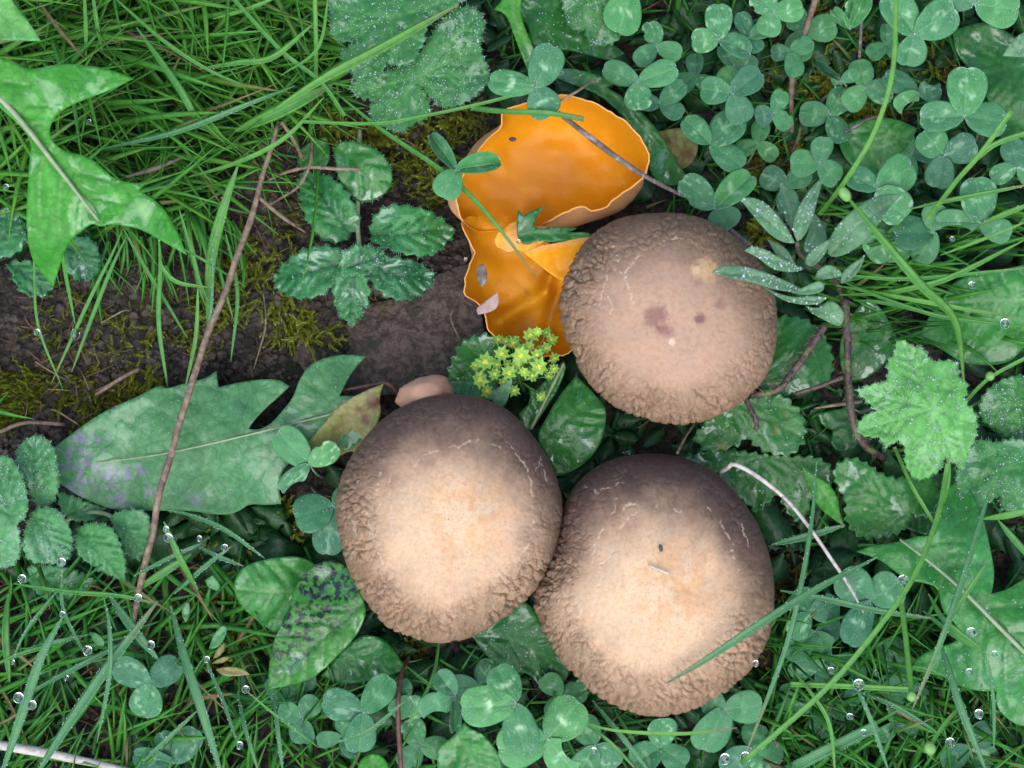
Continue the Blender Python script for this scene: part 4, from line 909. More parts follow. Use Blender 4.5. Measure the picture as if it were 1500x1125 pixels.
scallop([(500, 392), (515, 392), (532, 400), (542, 420), (540, 445), (530, 462), (516, 477), (500, 466), (490, 445), (487, 418)], [(515, 392, 20), (515, 440, 19), (515, 476, 13)], [(518, 394), (516, 430), (514, 474)], dew=26)
scallop([(498, 372), (515, 360), (540, 358), (562, 366), (566, 380), (555, 395), (535, 404), (512, 402), (498, 392)], [(500, 382, 22), (530, 380, 24), (565, 378, 21)], [(506, 392), (530, 384), (562, 374)], dew=30)
o = sheet('round_wet_leaf', [(488, 215), (500, 206), (525, 208), (545, 216), (562, 226), (575, 248), (574, 272), (560, 288), (540, 296), (522, 296), (510, 280), (495, 262), (492, 240)], [(490, 230, 12), (540, 250, 15), (570, 260, 12), (525, 295, 10)], M['wet'], mid=[(495, 215), (535, 250), (560, 285)], nv=3, vlen=30, wave=1.1, step=3.6, hairs=80, hair_len=4)
T(o, 'round glossy leaf with a film of water above the toothed plant')
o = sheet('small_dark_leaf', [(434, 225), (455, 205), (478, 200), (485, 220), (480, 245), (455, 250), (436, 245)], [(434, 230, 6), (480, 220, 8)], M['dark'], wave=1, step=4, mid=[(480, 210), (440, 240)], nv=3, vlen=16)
T(o, 'small dark leaf in the shade behind the forked dry runner')
# leaf scrap caught on the cup
o = sheet('leaf_scrap', [(756, 322), (759, 306), (766, 316), (778, 309), (799, 301), (788, 314), (782, 330), (790, 336), (815, 331), (846, 334), (832, 340), (862, 340), (868, 346), (840, 350), (808, 356), (790, 352), (770, 360), (758, 352)], [(757, 340, 31), (790, 335, 32), (865, 345, 31)], M['dark'], wave=.7, mid=[(760, 345), (800, 342), (862, 344)], nv=3, vlen=14, step=3.2, sharp=60, smooth_it=1)
T(o, 'torn toothed leaf scrap caught on the fold of the orange cup')
# wet leaves between the caps
o = sheet('broad_wet_leaf', [(844, 550), (862, 568), (882, 590), (889, 602), (886, 630), (878, 655), (858, 678), (835, 692), (815, 698), (800, 668), (785, 640), (800, 612), (820, 578)], [(844, 550, 15), (885, 610, 18), (820, 690, 16), (830, 620, 19)], M['wet'], mid=[(785, 650), (835, 610), (880, 575)], nv=5, vlen=45, wave=1.1, step=4, vw=1.6)
T(o, 'glossy wet green leaf between the three brown caps')
o = sheet('toothed_wet_leaf', [(760, 606), (778, 588), (774, 564), (784, 573), (806, 550), (826, 528), (830, 540), (815, 575), (795, 605), (780, 630), (768, 632)], [(762, 606, 14), (826, 530, 18), (800, 590, 15)], M['wet'], mid=[(778, 628), (802, 580), (826, 532)], nv=4, vlen=18, wave=.7, step=3.6, sharp=60, smooth_it=1)
T(o, 'narrow toothed wet leaf just left of the glossy leaf between the caps')
tube('midrib', [(778, 628, 16), (802, 580, 17.4), (826, 532, 18.5)], 2.2, M['petiole'], o)
o = sheet('toothed_flower_leaf', [(652, 560), (658, 535), (668, 515), (676, 500), (700, 490), (718, 488), (735, 500), (730, 520), (735, 545), (725, 570), (715, 590), (690, 590), (660, 578)], [(655, 560, 12), (710, 495, 16), (720, 560, 14)], M['wet'], palm=((728, 560), [(660, 560), (670, 520), (700, 492), (730, 510)]), teeth=(7, 16), wave=.8, step=3.6, vw=1.8)
T(o, 'dark sawtoothed leaf behind the yellow-green floret cluster')
o = sheet('pointed_leaf_tip', [(715, 580), (728, 570), (740, 560), (751, 552), (748, 570), (742, 592), (732, 600)], [(715, 582, 26), (751, 553, 33)], M['silver'], wave=.3, step=3, mid=[(722, 590), (750, 554)], nv=2, vlen=8)
T(o, 'small pointed bluish leaf tip poking up in front of the floret cluster')
o = sheet('broad_wet_leaf', [(690, 930), (715, 905), (745, 880), (775, 880), (800, 925), (835, 975), (830, 1000), (810, 1018), (790, 1005), (775, 985), (745, 985), (715, 965)], [(690, 935, 8), (770, 930, 10), (830, 990, 6)], M['dark'], mid=[(690, 930), (760, 940), (830, 990)], nv=4, vlen=40, wave=1.2, step=4, dew=10)
T(o, 'dark drenched leaf in the gap beneath the two lower caps')
# right side
PL = sheet('lobed_hairy_leaf', [(1320, 496), (1340, 508), (1352, 507), (1364, 531), (1384, 527), (1405, 530), (1404, 556), (1417, 557), (1417, 573), (1412, 588), (1431, 606), (1432, 638), (1420, 658), (1410, 688), (1394, 676), (1384, 669), (1380, 687), (1366, 696), (1347, 704), (1334, 696), (1324, 676), (1327, 658), (1317, 643), (1297, 656), (1290, 640), (1262, 640), (1254, 626), (1268, 606), (1284, 602), (1264, 582), (1254, 572), (1276, 562), (1302, 560), (1299, 526), (1310, 521), (1312, 503)],
    [(1370, 595, 42), (1320, 500, 38), (1415, 560, 40), (1430, 630, 37), (1345, 700, 36), (1258, 628, 37), (1260, 572, 37)], M['mantle_lt'], palm=((1368, 598), [(1322, 500), (1400, 535), (1430, 620), (1400, 680), (1345, 700), (1262, 630), (1262, 575)]), teeth=(3.6, 13), vw=2.2, wave=.9, dew=48, dew_r=(.4, 1.0), hairs=420, hair_len=4, step=3.8, sharp=95, vdepth=.6, bulge=.6)
T(PL, 'bright frosted hairy maple-shaped leaf right of the scaly reddish stem', 'leaf', 'hairy lobed leaves')
o = sheet('broad_leaf', [(1540, 380), (1460, 396), (1400, 408), (1382, 435), (1362, 462), (1346, 490), (1360, 502), (1380, 512), (1410, 532), (1445, 536), (1475, 532), (1492, 520), (1505, 500), (1545, 470)], [(1540, 420, 22), (1345, 492, 12), (1440, 460, 20), (1450, 535, 13)], M['dandelion_wet'], mid=[(1545, 440), (1480, 440), (1390, 443)], nv=4, vlen=75, vang=60, wave=2.2, wavel=70, step=4.5, vw=2.)
T(o, 'broad smooth green leaf at the right edge crossed by grass blades')
o = sheet('broad_leaf', [(1240, 470), (1256, 452), (1272, 436), (1292, 452), (1306, 478), (1318, 500), (1300, 530), (1265, 560), (1235, 555), (1228, 510)], [(1240, 480, 14), (1272, 438, 17), (1315, 500, 13), (1250, 550, 8)], M['wet'], mid=[(1310, 500), (1270, 485), (1235, 485)], nv=4, vlen=40, wave=1.5, step=4.2)
T(o, 'dark broad leaf with a wavy edge behind the scaly stem, below the blades')
o = sheet('lobed_hairy_leaf', [(1432, 590), (1450, 565), (1480, 550), (1540, 545), (1540, 660), (1505, 648), (1475, 645), (1462, 630), (1438, 618)], [(1432, 600, 20), (1540, 600, 26), (1480, 645, 20)], M['mantle'], palm=((1540, 585), [(1436, 600), (1470, 640), (1470, 560)]), teeth=(4, 13), dew=40, dew_r=(.5, 1.1), wave=1.4, step=4)
T(o, 'dewy scalloped leaf cut by the right edge beside the frosted leaf', 'leaf', 'hairy lobed leaves')
o = sheet('lobed_hairy_leaf', [(1400, 688), (1415, 662), (1435, 640), (1460, 650), (1480, 640), (1540, 650), (1540, 745), (1500, 750), (1466, 748), (1464, 726), (1445, 740), (1425, 748), (1405, 735), (1400, 712)], [(1400, 700, 22), (1470, 690, 26), (1540, 700, 24), (1430, 745, 22)], M['mantle'], palm=((1464, 690), [(1404, 710), (1440, 742), (1500, 745), (1530, 680), (1440, 645)]), teeth=(3.5, 12), dew=26, dew_r=(.5, 1.1), hairs=160, hair_len=5, wave=1.6, step=4)
T(o, 'lobed dewy leaf with a slit under the frosted leaf, right edge', 'leaf', 'hairy lobed leaves')
# dark lobed leaves between caps and frosted leaf
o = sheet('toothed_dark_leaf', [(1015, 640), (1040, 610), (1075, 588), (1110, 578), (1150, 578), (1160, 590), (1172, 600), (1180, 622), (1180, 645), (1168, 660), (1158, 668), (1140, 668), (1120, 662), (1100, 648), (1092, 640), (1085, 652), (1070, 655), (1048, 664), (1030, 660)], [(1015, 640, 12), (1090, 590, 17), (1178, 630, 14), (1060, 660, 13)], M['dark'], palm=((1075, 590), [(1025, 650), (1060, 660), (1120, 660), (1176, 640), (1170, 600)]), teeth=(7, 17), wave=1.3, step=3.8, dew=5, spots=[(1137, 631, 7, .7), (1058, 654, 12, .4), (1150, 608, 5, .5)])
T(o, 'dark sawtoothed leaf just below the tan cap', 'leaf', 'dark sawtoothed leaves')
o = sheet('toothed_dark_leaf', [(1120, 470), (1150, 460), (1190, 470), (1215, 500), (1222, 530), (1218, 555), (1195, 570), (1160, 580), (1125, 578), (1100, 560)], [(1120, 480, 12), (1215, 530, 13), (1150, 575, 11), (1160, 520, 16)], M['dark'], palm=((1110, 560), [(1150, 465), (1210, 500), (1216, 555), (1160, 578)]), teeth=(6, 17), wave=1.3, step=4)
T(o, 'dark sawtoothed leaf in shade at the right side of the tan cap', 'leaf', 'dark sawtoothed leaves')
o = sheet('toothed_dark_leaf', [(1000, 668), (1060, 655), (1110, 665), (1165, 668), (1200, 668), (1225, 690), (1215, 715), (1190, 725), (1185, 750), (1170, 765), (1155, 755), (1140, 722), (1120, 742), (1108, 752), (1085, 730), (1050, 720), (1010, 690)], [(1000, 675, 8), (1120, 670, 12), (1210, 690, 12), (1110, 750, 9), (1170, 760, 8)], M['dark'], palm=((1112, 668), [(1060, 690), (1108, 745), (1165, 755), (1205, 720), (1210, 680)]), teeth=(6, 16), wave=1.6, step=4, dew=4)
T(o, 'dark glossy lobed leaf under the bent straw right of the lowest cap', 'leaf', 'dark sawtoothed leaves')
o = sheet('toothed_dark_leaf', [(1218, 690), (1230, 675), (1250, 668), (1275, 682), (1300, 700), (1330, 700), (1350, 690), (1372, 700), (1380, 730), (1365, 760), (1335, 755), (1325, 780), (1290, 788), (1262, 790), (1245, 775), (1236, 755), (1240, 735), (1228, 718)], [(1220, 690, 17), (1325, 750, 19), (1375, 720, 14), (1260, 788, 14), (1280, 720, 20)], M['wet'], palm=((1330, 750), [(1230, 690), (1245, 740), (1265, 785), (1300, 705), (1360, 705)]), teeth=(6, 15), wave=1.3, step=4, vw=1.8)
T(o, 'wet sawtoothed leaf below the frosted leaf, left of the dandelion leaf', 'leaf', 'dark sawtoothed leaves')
o = sheet('pointed_leaf', [(1175, 684), (1192, 696), (1215, 708), (1228, 730), (1230, 750), (1238, 772), (1220, 760), (1200, 745), (1186, 720)], [(1175, 684, 18), (1236, 770, 14), (1205, 715, 19)], M['dandelion'], mid=[(1176, 686), (1208, 722), (1236, 770)], nv=4, vlen=18, wave=.5, step=3.6)
T(o, 'smooth pointed green leaf beside the upright blade right of the lowest cap')
o = sheet('broad_leaf', [(1195, 605), (1225, 600), (1250, 595), (1262, 630), (1258, 655), (1230, 664), (1215, 650), (1220, 630), (1205, 625)], [(1200, 610, 6), (1250, 640, 7)], M['dark'], mid=[(1260, 600), (1225, 650)], nv=3, vlen=20, wave=1, step=4)
T(o, 'small lobed leaf deep in shade left of the frosted leaf')
d3 = sheet('dandelion_leaf', [(1254, 808), (1275, 799), (1300, 797), (1330, 790), (1345, 785), (1364, 785), (1372, 780), (1372, 745), (1378, 720), (1410, 700), (1432, 735), (1444, 770), (1452, 810), (1457, 835), (1455, 858), (1452, 870), (1475, 864), (1500, 848), (1545, 830), (1545, 1050), (1500, 1068), (1470, 1050), (1458, 1030), (1460, 1013), (1420, 1012), (1380, 990), (1350, 980), (1335, 978), (1345, 962), (1370, 948), (1395, 943), (1410, 930), (1396, 910), (1380, 895), (1375, 862), (1360, 855), (1330, 850), (1312, 838), (1290, 820)],
    [(1254, 808, 26), (1345, 800, 29), (1410, 710, 22), (1410, 850, 32), (1480, 930, 32), (1545, 950, 30), (1340, 978, 22), (1500, 1065, 24), (1455, 860, 28)], M['dandelion_wet'], mid=[(1320, 790), (1360, 820), (1410, 865), (1470, 925), (1545, 1000)], nv=6, vlen=80, vang=55, vw=2.2, wave=2., wavel=55, sharp=85, step=4.6, dew=3)
T(d3, 'large wet lobed dandelion leaf with a pale midrib, lower right', 'leaf', GD)
rib(d3, [(1545, 1000, 30.6), (1470, 925, 32), (1410, 865, 32), (1360, 822, 30.5), (1318, 790, 29)], 3.4)
o = sheet('broad_leaf', [(1290, 640), (1320, 690), (1370, 700), (1400, 680), (1405, 740), (1380, 790), (1340, 780), (1300, 760)], [(1300, 700, 8), (1400, 740, 10)], M['dark'], wave=1.5, step=5, mid=[(1300, 660), (1380, 780)], nv=4, vlen=40)
T(o, 'dark leaf in shadow behind the dandelion leaf and the frosted leaf')
# lower left leaves
o = sheet('round_leaf', [(341, 862), (346, 842), (362, 826), (400, 817), (440, 814), (470, 830), (475, 870), (450, 900), (425, 905), (403, 928), (375, 908), (352, 888)], [(341, 862, 14), (400, 860, 17), (460, 850, 14), (403, 928, 10)], M['dandelion_wet'], mid=[(470, 862), (405, 866), (345, 862)], nv=4, vlen=55, vang=60, wave=1.2, wavel=60, step=4.2, vw=1.8)
T(o, 'smooth round green leaf behind the black speckled leaf, lower left')
bs_ = [(455, 850, 60, 1.), (430, 900, 50, 1.), (480, 860, 70, 1.), (470, 905, 40, .9), (420, 950, 46, .9), (440, 930, 40, .9), (500, 850, 50, .9), (400, 985, 20, .5)]
o = sheet('spotted_leaf', [(393, 1010), (393, 985), (396, 960), (405, 925), (425, 900), (426, 875), (440, 845), (462, 826), (485, 820), (510, 830), (530, 870), (537, 895), (532, 912), (520, 935), (495, 960), (470, 985), (445, 1000)], [(393, 1010, 19), (440, 920, 25), (480, 830, 22), (535, 900, 26), (500, 950, 25)], M['spotted'], mid=[(535, 880), (500, 912), (455, 950), (396, 1006)], nv=5, vlen=60, wave=1.2, step=3.8, vw=1.6, spots=bs_)
T(o, 'green leaf peppered with black spots against the pale centred cap')
o = sheet('broad_wet_leaf', [(470, 990), (500, 955), (525, 932), (545, 930), (565, 938), (582, 958), (588, 970), (600, 978), (580, 986), (560, 992), (530, 1000), (500, 1002)], [(470, 990, 10), (540, 950, 15), (598, 978, 9)], M['wet'], mid=[(505, 955), (545, 972), (598, 978)], nv=4, vlen=28, wave=.8, step=4)
T(o, 'dark pointed leaf poking out under the speckled leaf at the cap edge')
nl = empty('downy_leaf_plant', gpx(110, 770)); tag(nl, 'cluster of downy wrinkled leaves at the left edge below the spotted dandelion leaf', 'plant')
tube('stem', [(30, 800, 2), (80, 770, 6), (140, 750, 8), (190, 770, 8)], 3.2, M['petiole'], nl)
DW = dict(mat='nettle', parent=nl, teeth=(3.5, 13))
scallop([(22, 660), (40, 640), (60, 637), (78, 650), (86, 690), (84, 730), (65, 745), (50, 740), (40, 710), (25, 690)], [(50, 640, 17), (50, 690, 20), (60, 742, 16)], [(50, 742), (48, 700), (50, 640)], 45, 5, 30, hairs=200, **DW)
scallop([(-30, 680), (0, 665), (20, 672), (38, 710), (42, 745), (34, 762), (25, 765), (30, 790), (28, 825), (0, 834), (-30, 830)], [(0, 670, 24), (20, 740, 26), (0, 830, 22)], [(20, 765), (5, 720), (-15, 675)], 70, 5, 35, hairs=200, **DW)
scallop([(35, 775), (50, 745), (72, 742), (95, 755), (106, 785), (105, 810), (95, 825), (70, 826), (45, 824), (32, 805)], [(45, 750, 21), (105, 790, 21), (60, 822, 22), (70, 785, 24)], [(42, 750), (68, 785), (92, 822)], 40, 5, 30, hairs=200, **DW)
scallop([(108, 785), (120, 768), (145, 765), (165, 772), (178, 800), (185, 830), (182, 850), (165, 845), (130, 826), (112, 810)], [(110, 785, 16), (182, 848, 14), (148, 800, 19)], [(112, 776), (148, 810), (182, 848)], 14, 5, 35, hairs=110, **DW)
scallop([(162, 755), (185, 745), (215, 748), (222, 770), (215, 800), (205, 822), (185, 815), (178, 790), (165, 775)], [(165, 755, 12), (205, 820, 9), (195, 780, 14)], [(172, 770), (190, 785), (208, 818)], 10, 4, 26, hairs=80, **DW)
scallop([(85, 720), (110, 728), (135, 738), (155, 745), (145, 760), (120, 765), (98, 758), (86, 742)], [(85, 725, 8), (150, 745, 7), (115, 745, 10)], [(98, 755), (120, 745), (150, 745)], 10, 4, 20, hairs=50, **DW)
scallop([(40, 830), (80, 828), (110, 835), (140, 850), (110, 875), (70, 880), (45, 862)], [(45, 840, 8), (140, 850, 8), (85, 855, 11)], [(45, 845), (90, 855), (138, 852)], 20, 4, 24, hairs=60, **DW)
pl2 = empty('scalloped_leaf_plant', gpx(70, 380)); tag(pl2, 'scalloped leaves in shade under the bright hanging dandelion leaf', 'plant')
DW = dict(mat='speedwell', parent=pl2)
tube('stem', [(20, 330, 3), (60, 370, 8), (100, 380, 9)], 3, M['petiole'], pl2)
scallop([(-20, 310), (10, 302), (32, 315), (40, 345), (30, 370), (0, 380), (-20, 375)], [(0, 310, 14), (20, 345, 17), (0, 378, 12)], [(-15, 370), (10, 340), (30, 318)], 12, 4, 26, hairs=40, **DW)
scallop([(92, 360), (110, 344), (135, 348), (148, 372), (145, 400), (128, 412), (105, 408), (92, 390)], [(95, 365, 13), (130, 380, 15), (125, 410, 10)], [(96, 358), (120, 380), (130, 408)], 8, 4, 26, hairs=50, **DW)
scallop([(10, 385), (40, 380), (62, 395), (80, 412), (72, 432), (50, 436), (25, 425)], [(15, 390, 8), (70, 425, 8), (45, 408, 11)], [(14, 386), (45, 408), (72, 428)], 8, 4, 24, hairs=40, **DW)
o = sheet('dandelion_leaf', [(640, 1095), (655, 1085), (672, 1072), (680, 1058), (690, 1068), (706, 1074), (718, 1086), (735, 1110), (740, 1165), (645, 1165), (640, 1120)], [(645, 1100, 14), (700, 1080, 18), (730, 1160, 16)], M['dandelion_wet'], mid=[(660, 1070), (690, 1110), (715, 1165)], nv=4, vlen=35, wave=1, step=4.2, sharp=70)
T(o, 'smooth toothed leaf at the bottom edge left of the white-marked clover', 'leaf', GD)
o = sheet('round_leaf', [(521, 1165), (523, 1118), (540, 1103), (560, 1106), (572, 1125), (572, 1165)], [(545, 1110, 12), (550, 1160, 14)], M['dandelion'], wave=.7, step=4.5, mid=[(545, 1106), (548, 1160)], nv=3, vlen=20)
T(o, 'round bright leaf tip at the bottom edge below the dewy clover')
o = sheet('pointed_leaf', [(1468, 82), (1480, 62), (1500, 45), (1545, 30), (1545, 85), (1500, 84)], [(1470, 82, 30), (1545, 50, 32)], M['silver'], wave=.6, step=4.5, mid=[(1472, 80), (1545, 50)], nv=3, vlen=18, dew=8)
T(o, 'pale pointed leaf entering from the right edge beside the corner clover')
o = sheet('broad_leaf', [(1395, 45), (1440, 30), (1475, 45), (1545, 95), (1545, 250), (1500, 260), (1462, 205), (1450, 150), (1430, 110), (1400, 80)], [(1400, 60, 10), (1520, 150, 14), (1500, 250, 8)], M['dark'], wave=2, wavel=70, step=5, mid=[(1545, 90), (1440, 110)], nv=5, vlen=60)
T(o, 'large dark leaf in shade behind the big clover at the right edge')
o = sheet('broad_leaf', [(1225, 190), (1262, 172), (1310, 172), (1344, 188), (1330, 215), (1300, 245), (1285, 262), (1255, 250), (1232, 225)], [(1230, 200, 6), (1300, 200, 9), (1285, 260, 5)], M['dandelion_wet'], wave=1.2, step=4.5, mid=[(1230, 195), (1285, 215), (1340, 190)], nv=4, vlen=35)
T(o, 'flat green leaf on the ground behind the tall grass stem')

# ------------------------------------------------------------------ bluish lance-leaved plant on the tan cap
lv = empty('lance_leaved_plant', gpx(1205, 400)); tag(lv, 'bluish narrow-leaved sprig beaded with dew leaning over the tan cap', 'plant')
tube('stem', [(1240, 470, 3), (1228, 420, 18), (1205, 395, 33), (1172, 372, 47), (1168, 355, 52)], 3.2, M['mossy_stem'], lv, bump=.1)
LB = [
 ([(1084, 291), (1098, 288), (1118, 294), (1138, 312), (1156, 338), (1165, 356), (1150, 356), (1130, 346), (1108, 322)], [(1084, 291, 54), (1125, 322, 57), (1166, 357, 53)], [(1166, 357), (1125, 322), (1086, 291)], 26),
 ([(1142, 267), (1156, 274), (1171, 284), (1168, 310), (1160, 335), (1150, 322), (1143, 295)], [(1142, 267, 50), (1162, 330, 52)], [(1162, 335), (1154, 300), (1143, 268)], 22),
 ([(1208, 256), (1195, 268), (1180, 285), (1166, 310), (1160, 335), (1168, 354), (1180, 345), (1192, 316), (1198, 290)], [(1208, 256, 60), (1182, 305, 62), (1168, 355, 55)], [(1168, 354), (1180, 305), (1207, 258)], 24),
 ([(1188, 308), (1200, 318), (1210, 338), (1212, 352), (1198, 360), (1182, 372), (1176, 362), (1186, 335)], [(1190, 310, 46), (1180, 368, 48)], [(1180, 370), (1192, 345), (1192, 312)], 14),
 ([(1322, 285), (1300, 283), (1275, 290), (1255, 303), (1235, 320), (1218, 342), (1212, 362), (1214, 376), (1232, 376), (1258, 362), (1275, 345), (1292, 320), (1308, 298)], [(1322, 285, 50), (1260, 325, 58), (1213, 375, 52)], [(1213, 376), (1255, 330), (1320, 286)], 10),
 ([(1216, 350), (1200, 358), (1183, 372), (1178, 386), (1190, 392), (1205, 378), (1214, 362)], [(1216, 350, 58), (1182, 390, 54)], [(1182, 390), (1200, 372), (1215, 351)], 22),
 ([(1124, 350), (1135, 354), (1150, 362), (1160, 376), (1166, 388), (1150, 390), (1138, 375)], [(1124, 350, 50), (1164, 388, 52)], [(1164, 388), (1145, 370), (1125, 351)], 40),
 ([(1090, 367), (1100, 360), (1120, 364), (1140, 376), (1165, 388), (1178, 394), (1160, 400), (1130, 394), (1112, 378)], [(1090, 367, 56), (1130, 378, 58), (1176, 394, 53)], [(1176, 394), (1135, 381), (1092, 366)], 55),
 ([(1042, 399), (1052, 391), (1075, 388), (1105, 393), (1135, 404), (1162, 416), (1176, 424), (1165, 428), (1135, 425), (1105, 414), (1075, 409)], [(1042, 399, 55), (1105, 404, 58), (1176, 424, 54)], [(1176, 424), (1105, 403), (1044, 398)], 36),
 ([(1118, 420), (1140, 430), (1165, 436), (1190, 432), (1212, 436), (1200, 446), (1175, 447), (1145, 440)], [(1118, 420, 46), (1210, 437, 49)], [(1210, 438), (1165, 440), (1120, 421)], 30),
 ([(1158, 428), (1175, 422), (1190, 414), (1205, 410), (1209, 424), (1195, 431), (1175, 432)], [(1158, 428, 60), (1207, 416, 62)], [(1206, 420), (1180, 425), (1160, 428)], 6),
 ([(1193, 405), (1202, 392), (1215, 387), (1228, 393), (1236, 404), (1218, 408), (1200, 410)], [(1193, 405, 58), (1216, 394, 62), (1235, 404, 57)], [(1195, 408), (1216, 398), (1234, 404)], 18),
 ([(1232, 400), (1245, 388), (1258, 380), (1268, 372), (1262, 392), (1248, 410), (1232, 416)], [(1232, 408, 46), (1266, 374, 50)], [(1234, 412), (1250, 394), (1266, 374)], 22),
 ([(1180, 448), (1200, 452), (1206, 444), (1222, 440), (1236, 455), (1237, 468), (1230, 480), (1210, 470), (1190, 460)], [(1185, 450, 36), (1225, 446, 42), (1230, 478, 38)], [(1182, 449), (1212, 458), (1232, 474)], 20),
]
for ol, zt, md, dw in LB:
    sheet('leaf', ol, zt, M['silver'], lv, mid=md, nv=0, step=3.2, wave=.35, wavel=25, vw=1.3, dew=dw, dew_r=(.55, 1.4), hairs=0, th=.35, sharp=100, vdepth=.4, bulge=.5)

# ------------------------------------------------------------------ yellow-green floret cluster
fc = empty('floret_cluster', gpx(760, 555)); tag(fc, 'cluster of tiny yellow-green star florets below the orange cup', 'flower')
tube('stem', [(770, 575, 0), (762, 560, 14), (758, 545, 24)], 2.5, M['stem'], fc)
def star_mesh():
    v = []; f = []; n = 8
    prof = []
    for k in range(n * 2):
        a = k * math.pi / n
        r = (1.0 if k % 4 == 0 else .84 if k % 4 == 2 else .60); z = .05 if k % 2 else (.25 if k % 4 == 0 else .02)
        prof.append((r * math.cos(a), r * math.sin(a), z))
    v = [(0, 0, 0)] + prof + [(0, 0, -.25)] + [(x * .9, y * .9, z - .10) for x, y, z in prof]; m = n * 2
    for k in range(m):
        a = 1 + k; b = 1 + (k + 1) % m; f += [(0, a, b), (m + 1, m + 2 + (k + 1) % m, m + 2 + k), (a, m + 2 + k, m + 2 + (k + 1) % m, b)]
    o = mk('floret', np.array(v), f, M['floret'], None, origin=(0, 0, 0), smooth=False); me = o.data; bpy.data.objects.remove(o)
    a = np.linspace(0, 2 * np.pi, 10, endpoint=False); cv = [(0, 0, .14)] + [(.27 * math.cos(q), .27 * math.sin(q), .02) for q in a] ; cf = [(0, 1 + k, 1 + (k + 1) % 10) for k in range(10)]
    dv, df = beads_vf(np.array([(.2 * math.cos(q), .2 * math.sin(q), .12) for q in a[::2]]), .07)
    cv2 = np.vstack([cv, dv]); cf = cf + [tuple(q) for q in (df + len(cv)).tolist()]
    o = mk('floret_centre', cv2, cf, M['floret_c'], None, origin=(0, 0, 0)); cm = o.data; bpy.data.objects.remove(o)
    return me, cm
FM, FCM = star_mesh()
for (x, y, r, z) in [(777, 491, 14, 25), (808, 497, 11, 24), (801, 487, 9, 22), (735, 518, 13, 27), (763, 521, 16, 30), (787, 520, 11, 29), (711, 530, 15, 27), (790, 537, 15, 30), (812, 525, 10, 25), (746, 546, 13, 31), (703, 556, 15, 27), (725, 548, 11, 27), (768, 545, 10, 30), (780, 550, 10, 28), (714, 573, 12, 25), (752, 502, 10, 25), (775, 508, 10, 27), (742, 500, 9, 23), (730, 497, 10, 22), (800, 510, 10, 26), (812, 540, 9, 24), (728, 534, 9, 26), (753, 572, 10, 26), (757, 533, 10, 29), (804, 551, 8, 24), (738, 560, 9, 26), (697, 535, 9, 24)] + [(random.gauss(757, 26), random.gauss(532, 20), random.uniform(6, 9), random.uniform(20, 28)) for _ in range(26)]:
    P = W(x, y, z / 1000) - np.array(fc['_o'])
    o = bpy.data.objects.new('floret', FM); col.objects.link(o); o.parent = fc; o.location = P; s_ = r * S * 1.05
    o.scale = (s_, s_, s_); o.rotation_euler = (random.uniform(-.6, .6), random.uniform(-.6, .6), random.uniform(0, 6))
    c_ = bpy.data.objects.new('floret_centre', FCM); col.objects.link(c_); c_.parent = o
    b0 = np.array(W(762, 558, .014)); q = pts = spline(np.array([b0, (b0 + W(x, y, z / 1000)) / 2 - [0, 0, .002], W(x, y, (z - .8) / 1000)]), 6)
    v, f = tube_vf(q, .9 * S, 5); mk('pedicel', v, f, M['bud'], fc)
# small fungus behind the pale cap, scraps, flat stone
sf = bowl('small_pink_fungus', [(578, 590, 22, .1), (585, 570, 23, .1), (605, 556, 24, .1), (635, 548, 24, .1), (655, 552, 22, .1), (668, 575, 20, .1), (640, 600, 20, .1), (600, 606, 20, .1)], (622, 580), 33, 1.2, mat='small_cup', seed=31, pw=1., n=90, m=20)
tag(sf, 'small pinkish rounded fungus peeking out behind the pale centred cap', 'fungus')
st = sheet('flat_stone', [(430, 500), (470, 460), (520, 445), (580, 440), (640, 400), (690, 385), (700, 440), (715, 500), (670, 540), (640, 575), (560, 580), (500, 575), (440, 545)], [(430, 510, 1), (560, 510, 4.5), (680, 450, 4), (640, 570, 3), (500, 450, 1)], M['stone'], step=4, wave=1.6, wavel=40, th=7, vdepth=0)
tag(st, 'flat brownish stone bedded in the soil left of the orange cup', 'stone')
o = sheet('leaf_scrap', [(697, 452), (705, 446), (718, 436), (729, 428), (731, 440), (728, 452), (716, 458), (700, 461)], [(697, 455, 27), (730, 430, 31)], M['debris'], wave=.5, step=3, vdepth=0)
T(o, 'pinkish dry scrap stuck to the edge of the lower orange lobe', 'scrap')
o = sheet('leaf_scrap', [(698, 390), (708, 386), (714, 398), (713, 415), (704, 420), (698, 408)], [(700, 390, 25.5), (710, 415, 25)], M['twig'], wave=.3, step=3, vdepth=0)
T(o, 'grey translucent scrap lying on the lower orange lobe', 'scrap')

